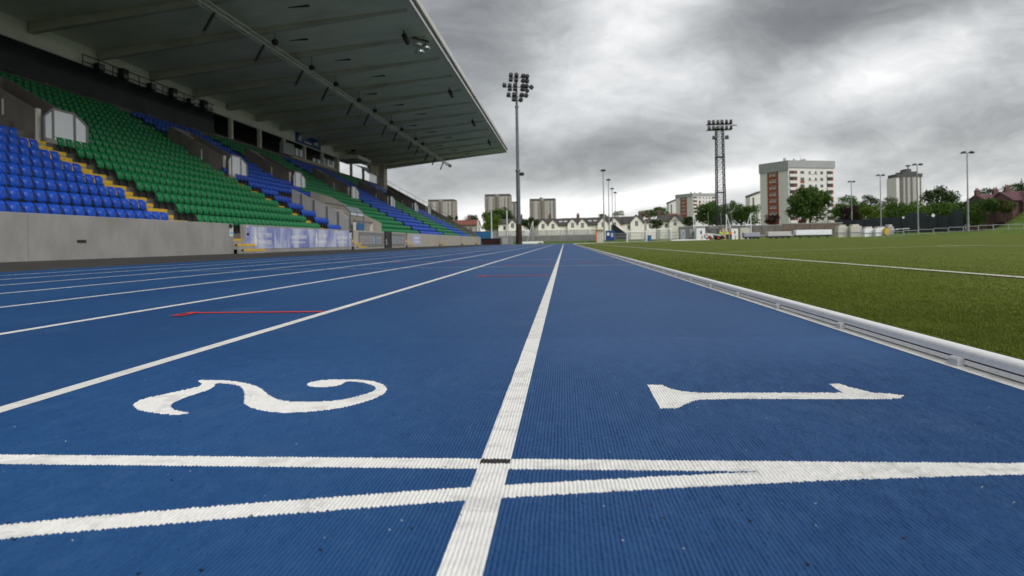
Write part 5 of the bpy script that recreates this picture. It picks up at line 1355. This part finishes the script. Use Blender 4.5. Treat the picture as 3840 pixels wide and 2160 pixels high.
goal(2433, 2516, 861, 892, 142, 'white goal with a thick frame behind the far bend')
goal(2352, 2424, 870, 894, 140, 'smaller white framed goal left of the thick framed goal')
box_at(2429, 2442, 884, 892.5, 136, .6, 'blue_box', 'storage_bin', 'small blue bin at the left post of the white goal', 'bin', lambda t, w, h: MB().box(-w/2-.04, w/2+.04, -.04, .64, h, h+.08, 'navy').build('lid', t))
# white site boxes and boards
def sitebox(t, w, h):
    q = MB(); q.box(-w*.05, w*.12, -.03, .0, h*.5, h*.75, 'flat_dark'); q.build('vent', t)
    q = MB(); q.box(w*.02, w*.22, -.03, .0, .05, h*.4, 'board'); q.build('door', t)
    q = MB(); q.box(-w/2-.03, w/2+.03, -.05, .0, h-.1, h, 'flat_grey'); q.build('top_rail', t)
box_at(2611, 2645, 853, 878, 138, 2.2, 'white', 'site_box', 'white site cabin box left of the skid steer loader', 'cabin', sitebox)
box_at(2586, 2610, 858, 876, 141, 2, 'flat_grey', 'site_box', 'low grey trailer box beside the white site cabin', 'trailer', sitebox)
box_at(2554, 2570, 860, 882, 140, 1, 'sky_pane', 'site_box', 'pale blue upright cabinet left of the grey trailer box', 'cabinet', sitebox)
box_at(2741, 2768, 855, 866, 142, 1.6, 'white', 'site_box', 'small white box behind the worker in orange', 'box', sitebox)
box_at(2776, 2812, 851, 868, 142, .4, 'canvas', 'site_board', 'cream board standing right of the workers', 'board', lambda t, w, h: MB().box(-w/2-.05, w/2+.05, -.05, -.001, h-.12, h+.04, 'frame').build('frame', t))
box_at(2708, 2722, 854, 872, 139, .25, 'board', 'site_board', 'beige board between the two yellow vested workers', 'board', lambda t, w, h: MB().box(-w/2-.04, w/2+.04, -.04, -.001, h-.1, h+.04, 'frame').build('frame', t))
# landing mats and covers on the right
def mats(t, w, h):
    q = MB(); q.box(-w/2-.1, w/2+.1, -.12, 1.9, h*.42, h*.5, 'flat_grey'); q.build('strap', t)
    q = MB(); q.box(-w*.3, w*.3, .2, 1.5, h, h+.35, 'canvas'); q.build('top_mat', t)
for a in ((3143, 3182, 850, 866, 138, 'canvas', 'cream stack of landing mats, left of the windbreak trees'), (3190, 3232, 848, 866, 137, 'canvas', 'wider cream stack of landing mats below the shortest right hand lamp post'), (3242, 3280, 857, 868, 133, 'white', 'low white covered mat left of the yellow edged cover'), (3284, 3328, 857, 868, 132, 'white', 'low white cover with a yellow edge'), (3330, 3352, 849, 866, 134, 'flat_grey', 'grey upright crate of hurdles beside the white covers')):
    box_at(*a[:5], 1.8, a[5], 'landing_mat', a[6], 'landing mat', mats)
q = MB(); p = at(3322, 862, 131.8); q.box(p.x-.4, p.x+.4, 131.3, 131.9, zg(p.x, 131)+.1, p.z+.3, 'yellow'); tag(q.build('yellow_crate', bevel=.05), 'yellow crate at the end of the low white cover', 'crate')
# hurdles stacked along the far bend
hz = None
HP = [(2838, 868, 136), (2862, 869, 135), (2890, 868, 137), (2916, 868, 134), (2945, 866, 136), (2975, 864, 138), (3005, 862, 136), (3040, 862, 137), (3072, 860, 136), (3100, 858, 138), (3356, 848, 133), (3376, 847, 134), (3398, 847, 133)]
for k, (x, yt, Y) in enumerate(HP):
    p = at(x, yt+18, Y); z0 = zg(p.x, Y)
    lb = 'white barred hurdle in the line of stored hurdles, %s from the left' % ordw(k+1)
    if hz is None:
        hz = thing('hurdle', lb, 'hurdle', (p.x, Y, z0), 0, 'hurdles stored along the far bend')
        q = MB(); q.box(-.6, .6, -.02, .02, .92, 1.02, 'white'); q.build('top_bar', hz)
        for s in (-1, 1):
            q = MB(); q.bar((s*.5, 0, 0), (s*.5, 0, .95), .05, .05, 'galv'); q.bar((s*.5, -.35, .03), (s*.5, .35, .03), .05, .05, 'galv'); q.build('leg', hz)
    else: dup(hz, (p.x, Y, z0), random.uniform(-.5, .5), lb)
# benches / timber stacks under covers running along
for x0p, x1p, yt, Y, m, lb in ((2880, 2968, 869, 133, 'canvas', 'long cream covered trailer of equipment left of the brick wall'), (2985, 3120, 863, 134, 'white', 'long white covered trailer of equipment before the brick wall'), (2790, 2850, 872, 132, 'flat_grey', 'heap of grey barrier frames right of the workers')):
    a = at(x0p, yt, Y); b_ = at(x1p, yt, Y); z0 = zg(a.x, Y); w = b_.x-a.x; h = max(.9, a.z-z0)
    t = thing('equipment_trailer', lb, 'trailer', (a.x, Y, z0))
    q = MB(); q.box(0, w, 0, 1.6, h*.45, h, m); q.build('cover', t, bevel=.08)
    q = MB(); q.box(.1, w-.1, .1, 1.5, h*.3, h*.45, 'black'); q.build('bed', t)
    for i in range(4):
        q = MB(); q.lathe((w*(.12+.25*i), -.02, .26), [(.26, .0), (.26, .16), (.12, .17)], 'rubber', 12, 'y'); q.build('wheel', t)
# white sheeting on the ground by the loader
q = MB(); a = at(2520, 899, 118); b_ = at(2642, 896, 122); q.box(a.x, b_.x, 118, 119.2, float(g_in(a.x)), float(g_in(a.x))+.2, 'white'); tag(q.build('white_sheeting', bevel=.04), 'long strip of white sheeting lying left of the skid steer loader', 'sheeting')
for x, lb in ((2017, 'left pale bag lying on the grass before the mesh fence'), (2030, 'right pale bag lying on the grass before the mesh fence')):
    p = at(x, 900, 139); q = MB(); q.lathe((p.x, 139, zg(p.x, 139)), [(.35, 0), (.5, .15), (.42, .42), (.15, .55)], 'canvas', 12); tag(q.build('bag'), lb, 'bag')
q = MB(); p = at(1975, 899, 138); q.box(p.x-2.2, p.x+2.2, 138, 139, zg(p.x, 138), zg(p.x, 138)+.5, 'white'); tag(q.build('stone_slab', bevel=.1), 'long pale slab right of the floodlight mast foot', 'slab')

# skid steer loader
p = at(2674, 898, 121); z0 = float(g_in(p.x)); k = mpp(121)
t = thing('skid_steer_loader', 'white and black skid steer loader with red wheels at the edge of the pitch', 'loader', (p.x, 121, z0))
q = MB(); q.prism([(-1.45, .35), (-1.50, .9), (-1.2, 1.22), (-.55, 1.10), (-.1, .78), (-.1, .35)], lambda u, v, d: (u, -.75+d, v), 1.5, 'machine_white'); q.build('engine_cover', t, bevel=.06)
q = MB(); q.prism([(-.35, .35), (-.35, .95), (1.3, .95), (1.45, .35)], lambda u, v, d: (u, -.7+d, v), 1.4, 'black'); q.build('chassis', t, bevel=.04)
q = MB()
for x in (-.55, .75):
    for y in (-.66, .66): q.bar((x*(1.1 if x < 0 else 1), y, .95), (x*.85, y, 2.1), .09, .09, 'black')
q.box(-.62, .80, -.74, .74, 2.08, 2.2, 'flat_grey'); q.build('cab_frame', t)
q = MB(); q.box(-.5, .7, -.62, .62, .97, 2.07, 'pane'); q.build('cab_glass', t)
q = MB(); q.box(-1.3, -1.05, -.77, -.745, .75, 1.0, 'red'); q.build('red_badge', t)
for x in (-.75, .75):
    for y in (-.82, .62):
        w = MB(); w.lathe((x, y, .38), [(.30, .0), (.38, .04), (.38, .18), (.30, .22)], 'rubber', 16, 'y'); wh = w.build('wheel', t)
        r_ = MB(); r_.lathe((x, y-.01, .38), [(.2, -.01), (.21, .02), (.21, .22), (.2, .24)], 'red', 14, 'y'); r_.build('rim', wh)
q = MB(); q.bar((-1.1, -.72, 1.15), (1.3, -.72, .75), .1, .18, 'machine_white'); q.build('lift_arm', t); q = MB(); q.bar((-1.1, .72, 1.15), (1.3, .72, .75), .1, .18, 'machine_white'); q.build('lift_arm', t)
q = MB(); q.prism([(1.35, .15), (1.9, .12), (2.0, .3), (1.5, .75), (1.35, .7)], lambda u, v, d: (u, -.8+d, v), 1.6, 'black'); q.build('bucket', t)

# workers
def person(x, Y, z0, face, top, label, lean=0.):
    t = thing('person', label, 'person', (x, Y, z0), face)
    J = {'pelvis': (0, 0, .95, .15), 'waist': (0, 0, 1.10, .145), 'chest': (0, .01, 1.33, .165), 'neck': (0, .02, 1.50, .065), 'jaw': (0, -.01, 1.58, .085), 'head': (0, 0, 1.68, .10), 'crown': (0, .01, 1.75, .07),
         'hipL': (.09, 0, .90, .10), 'kneeL': (.11, -.03, .50, .065), 'ankL': (.11, .02, .09, .045), 'toeL': (.12, -.15, .04, .04),
         'hipR': (-.09, 0, .90, .10), 'kneeR': (-.11, -.03, .50, .065), 'ankR': (-.11, .02, .09, .045), 'toeR': (-.12, -.15, .04, .04),
         'shL': (.19, .01, 1.42, .07), 'elL': (.26, .03, 1.15, .05), 'wrL': (.20, -.18, 1.02, .035), 'haL': (.17, -.26, 1.00, .035),
         'shR': (-.19, .01, 1.42, .07), 'elR': (-.26, .03, 1.15, .05), 'wrR': (-.22, -.14, .98, .035), 'haR': (-.20, -.22, .94, .035)}
    E = [('pelvis', 'waist'), ('waist', 'chest'), ('chest', 'neck'), ('neck', 'jaw'), ('jaw', 'head'), ('head', 'crown')]
    for s in 'LR': E += [('pelvis', 'hip'+s), ('hip'+s, 'knee'+s), ('knee'+s, 'ank'+s), ('ank'+s, 'toe'+s), ('chest', 'sh'+s), ('sh'+s, 'el'+s), ('el'+s, 'wr'+s), ('wr'+s, 'ha'+s)]
    for s, sg in (('L', 1), ('R', -1)):           # fingers and thumb from each palm
        hx, hy, hz = J['ha'+s][:3]
        for f in range(4):
            J['f%d%s' % (f, s)] = (hx+sg*(.024-.016*f), hy-.055, hz+.01-.004*f, .010); J['g%d%s' % (f, s)] = (hx+sg*(.022-.016*f), hy-.085+.004*f, hz-.022, .008)
            E += [('ha'+s, 'f%d%s' % (f, s)), ('f%d%s' % (f, s), 'g%d%s' % (f, s))]
        J['t'+s] = (hx-sg*.045, hy-.03, hz+.01, .010); E += [('ha'+s, 't'+s)]
    names = list(J); me = bpy.data.meshes.new('body'); me.from_pydata([J[n][:3] for n in names], [(names.index(a), names.index(b)) for a, b in E], [])
    o = bpy.data.objects.new('body', me); COL.objects.link(o); o.parent = t
    skm = o.modifiers.new('skin', 'SKIN'); sv = me.skin_vertices[0].data
    for i, n in enumerate(names): sv[i].radius = (J[n][3], J[n][3]); sv[i].use_root = (n == 'pelvis')
    ss = o.modifiers.new('subsurf', 'SUBSURF'); ss.levels = 1; ss.render_levels = 1
    me.materials.append(M['skin'])
    q = MB(); q.lathe((0, .01, 0), [(.175, .98), (.185, 1.05), (.18, 1.2), (.205, 1.35), (.20, 1.44), (.11, 1.50)], top, 14)
    for s in (-1, 1): q.tube((s*.18, .01, 1.43), (s*.265, .03, 1.14), .085, .065, top, 10); q.tube((s*.265, .03, 1.14), (s*.215, -.13, 1.02), .064, .05, top, 10)
    q.build('jacket', t)
    q = MB(); q.lathe((0, .01, 0), [(.186, 1.10), (.192, 1.105), (.190, 1.15), (.184, 1.155)], 'sign_text', 14); q.build('reflective_band', t)
    q = MB(); q.lathe((0, 0, 0), [(.16, .82), (.18, .9), (.175, 1.0)], 'trousers', 12)
    for s in (-1, 1): q.tube((s*.09, 0, .90), (s*.11, -.03, .48), .115, .085, 'trousers', 10); q.tube((s*.11, -.03, .50), (s*.11, .02, .10), .085, .07, 'trousers', 10)
    q.build('trousers', t)
    q = MB()
    for s in (-1, 1): q.box(s*.115-.055, s*.115+.055, -.20, .08, 0, .11, 'black')
    q.build('boots', t, bevel=.03)
    q = MB(); q.lathe((0, .015, 1.70), [(.105, -.02), (.112, .03), (.09, .085), (.03, .11)], 'white' if top == 'hiviz' else 'hair', 14); q.build('hair' if top != 'hiviz' else 'helmet', t)
    q = MB()
    for s in (-1, 1): q.lathe((s*.035, -.098, 1.665), [(.003, -.008), (.012, 0), (.003, .006)], 'black', 8, 'y'); q.lathe((s*.105, .0, 1.65), [(.006, -.03), (.018, 0), (.006, .03)], 'skin', 8)
    q.bar((0, -.10, 1.66), (0, -.125, 1.63), .022, .022, 'skin'); q.box(-.028, .028, -.104, -.096, 1.588, 1.598, 'red'); q.build('face', t)
    return t
for x, Y, fc, top, lb in ((2727, 128, .2, 'hiviz', 'worker in a bright yellow hi-vis jacket standing right of the loader'), (2702, 129, -.5, 'hiviz', 'worker in a yellow hi-vis jacket partly behind the loader cab'), (2741, 130, .6, 'orange', 'worker in an orange hi-vis jacket behind the yellow one')):
    p = at(x, 893, Y); person(p.x, Y, max(float(g_in(p.x))*.8, zg(p.x, Y)), fc, top, lb)

# white rail fence on the right
rf0 = None
RX = [3165+i*56 for i in range(13)]
for k, x in enumerate(RX):
    yt = 872-(x-3165)*.0283; Y = 121-(k*.6)
    p = at(x, yt, Y); p2 = at(x+52, yt-.0283*52, Y); w = p2.x-p.x; z0 = zg(p.x, Y)
    lb = 'white metal rail barrier beyond the pitch on the right, %s from the left' % ordw(k+1)
    h = .95
    if rf0 is None:
        rf0 = thing('rail_barrier', lb, 'barrier', (p.x, Y, z0), 0, 'white rail barriers beyond the pitch')
        q = MB(); q.tube((0, 0, h), (w, 0, h), .038, mat='grey_box', n=8); q.build('top_rail', rf0)
        q = MB(); q.tube((0, 0, h*.28), (w, 0, h*.28), .025, mat='grey_box', n=8); q.build('lower_rail', rf0)
        for xx_ in (.04, w-.04):
            q = MB(); q.tube((xx_, 0, 0), (xx_, 0, h), .035, mat='grey_box', n=8); q.bar((xx_, -.3, .03), (xx_, .3, .03), .05, .05, 'grey_box'); q.build('leg', rf0)
    else: dup(rf0, (p.x, Y, z0), 0, lb)

# ================================================================== SKY, SUN, CAMERA
world = bpy.data.worlds.new('World'); scn.world = world; world.use_nodes = True
nt = NT(world.node_tree); bg = world.node_tree.nodes['Background']
SUN_EL, SUN_AZ = R(40), R(140)
sky = nt.new('ShaderNodeTexSky', sky_type='NISHITA'); sky.sun_disc = False; sky.sun_elevation = SUN_EL; sky.sun_rotation = SUN_AZ; sky.air_density = 1.; sky.dust_density = 2.
tc = nt.new('ShaderNodeTexCoord'); sep = nt.new('ShaderNodeSeparateXYZ'); nt.l.new(tc.outputs['Generated'], sep.inputs[0])
dx, dy, dz = sep.outputs
yy = nt.m('MAXIMUM', nt.m('ABSOLUTE', dy), .25)
u = nt.m('DIVIDE', dx, yy); v = nt.m('DIVIDE', dz, yy)           # compass position and height of a cloud
comb = nt.new('ShaderNodeCombineXYZ'); nt.put(comb.inputs[0], u); nt.put(comb.inputs[1], v)
uv = comb.outputs[0]
# clouds lie in sheets that rise to the right: streak the noise along that slope
st = nt.mapping(uv, (1.5, 3.8, 1), (0, 0, 0), (0, 0, R(-17)))
warp = nt.noise(uv, 2.6, 4, .55, 0, 'Color')
wv = nt.new('ShaderNodeVectorMath', operation='SCALE'); nt.l.new(warp, wv.inputs[0]); wv.inputs[3].default_value = .55
av = nt.new('ShaderNodeVectorMath', operation='ADD'); nt.l.new(st, av.inputs[0]); nt.l.new(wv.outputs[0], av.inputs[1])
n1 = nt.noise(av.outputs[0], 1.5, 6, .52)
n2 = nt.noise(av.outputs[0], 4.2, 7, .62)
def uvpix(x, y):
    X, Y_, Z = ray(x, y); return X/Y_, Z/Y_
def blob(x, y, rx, ry, rot, amp):       # a broad soft swelling of the cloud sheet
    cu, cv = uvpix(x, y); ru, rv = rx/F, ry/F
    c, s = math.cos(rot), math.sin(rot)
    a = nt.m('SUBTRACT', u, cu); b = nt.m('SUBTRACT', v, cv)
    p = nt.m('DIVIDE', nt.m('ADD', nt.m('MULTIPLY', a, c), nt.m('MULTIPLY', b, s)), ru)
    q_ = nt.m('DIVIDE', nt.m('SUBTRACT', nt.m('MULTIPLY', b, c), nt.m('MULTIPLY', a, s)), rv)
    e = nt.m('EXPONENT', nt.m('MULTIPLY', nt.m('ADD', nt.m('MULTIPLY', p, p), nt.m('MULTIPLY', q_, q_)), -1.))
    return nt.m('MULTIPLY', e, amp)
n3 = nt.noise(av.outputs[0], 11., 6, .6, .3)
tot = nt.m('ADD', nt.m('MULTIPLY', nt.m('SUBTRACT', n1, .5), .80), nt.m('MULTIPLY', nt.m('SUBTRACT', n2, .5), .36))
tot = nt.m('ADD', tot, nt.m('MULTIPLY', nt.m('SUBTRACT', n3, .5), .24))
for bdef in ((2380, 130, 430, 180, R(35), .36), (2500, 330, 420, 110, R(22), .16), (1850, 60, 350, 200, R(-10), -.20), (1650, 160, 260, 200, 0, -.10),
             (3080, 50, 720, 125, R(11), -.31), (2900, 210, 260, 70, R(25), -.10), (2100, 585, 600, 115, R(9), -.31), (2560, 560, 420, 60, R(24), -.13),
             (2950, 420, 560, 110, R(22), .17), (3350, 250, 420, 110, R(18), .20), (2620, 700, 460, 48, R(10), .42), (1950, 790, 420, 60, R(3), .28), (3200, 640, 420, 80, R(10), .12), (1700, 640, 300, 90, R(5), -.04), (3600, 520, 300, 90, R(15), -.10)):
    tot = nt.m('ADD', tot, blob(*bdef))
low = nt.m('MULTIPLY', nt.ramp(v, .12, .0), .13)
tot = nt.m('ADD', tot, low)
lum = nt.m('ADD', tot, .57)
cr = nt.new('ShaderNodeValToRGB'); nt.put(cr.inputs[0], lum)
els = cr.color_ramp.elements
els[0].position = 0.05; els[0].color = (.115, .118, .122, 1)
els[1].position = 1.0; els[1].color = (.74, .74, .735, 1)
for p_, c_ in ((.28, (.168, .173, .176)), (.46, (.255, .263, .266)), (.61, (.375, .383, .386)), (.76, (.505, .512, .515)), (.88, (.62, .622, .622))):
    e = els.new(p_); e.color = (*c_, 1)
SKYK = .10
cl = nt.new('ShaderNodeVectorMath', operation='SCALE'); nt.l.new(cr.outputs[0], cl.inputs[0]); cl.inputs[3].default_value = 1/SKYK
full = nt.mix(.94, sky.outputs[0], cl.outputs[0])
nt.put(bg.inputs[0], full); bg.inputs[1].default_value = SKYK

sd = bpy.data.lights.new('sun', 'SUN'); sd.energy = 1.5; sd.angle = R(45); sd.color = (1, .975, .94)
so = bpy.data.objects.new('sun', sd); COL.objects.link(so)
# sky rotation is measured clockwise from +Y
d = Vector((math.sin(SUN_AZ)*math.cos(SUN_EL), math.cos(SUN_AZ)*math.cos(SUN_EL), math.sin(SUN_EL)))
so.rotation_euler = d.to_track_quat('Z', 'Y').to_euler()

cam = bpy.data.cameras.new('camera'); co = bpy.data.objects.new('camera', cam); COL.objects.link(co); scn.camera = co
cam.sensor_width = 36; cam.lens = F/3840*36; cam.shift_y = -(1080-YP)/3840; cam.clip_start = .02; cam.clip_end = 6000
fw = Vector((-math.sin(YAW), math.cos(YAW), 0)); rt = Vector((math.cos(YAW), math.sin(YAW), 0)); up = Vector((0, 0, 1))
c, s = math.cos(ROLL), math.sin(ROLL)
r2 = rt*c+up*s; u2 = -rt*s+up*c
mw = Matrix((r2, u2, -fw)).transposed().to_4x4(); mw.translation = (0, 0, H); co.matrix_world = mw
cam.dof.use_dof = True; cam.dof.focus_distance = 2.1; cam.dof.aperture_fstop = 5.6

vs_ = scn.view_settings; vs_.view_transform = 'Standard'; vs_.look = 'None'; vs_.exposure = .60; vs_.gamma = 1.; vs_.use_curve_mapping = False
scn.render.engine = 'CYCLES'; scn.cycles.use_denoising = True
scn.cycles.max_bounces = 6; scn.cycles.sample_clamp_indirect = 6
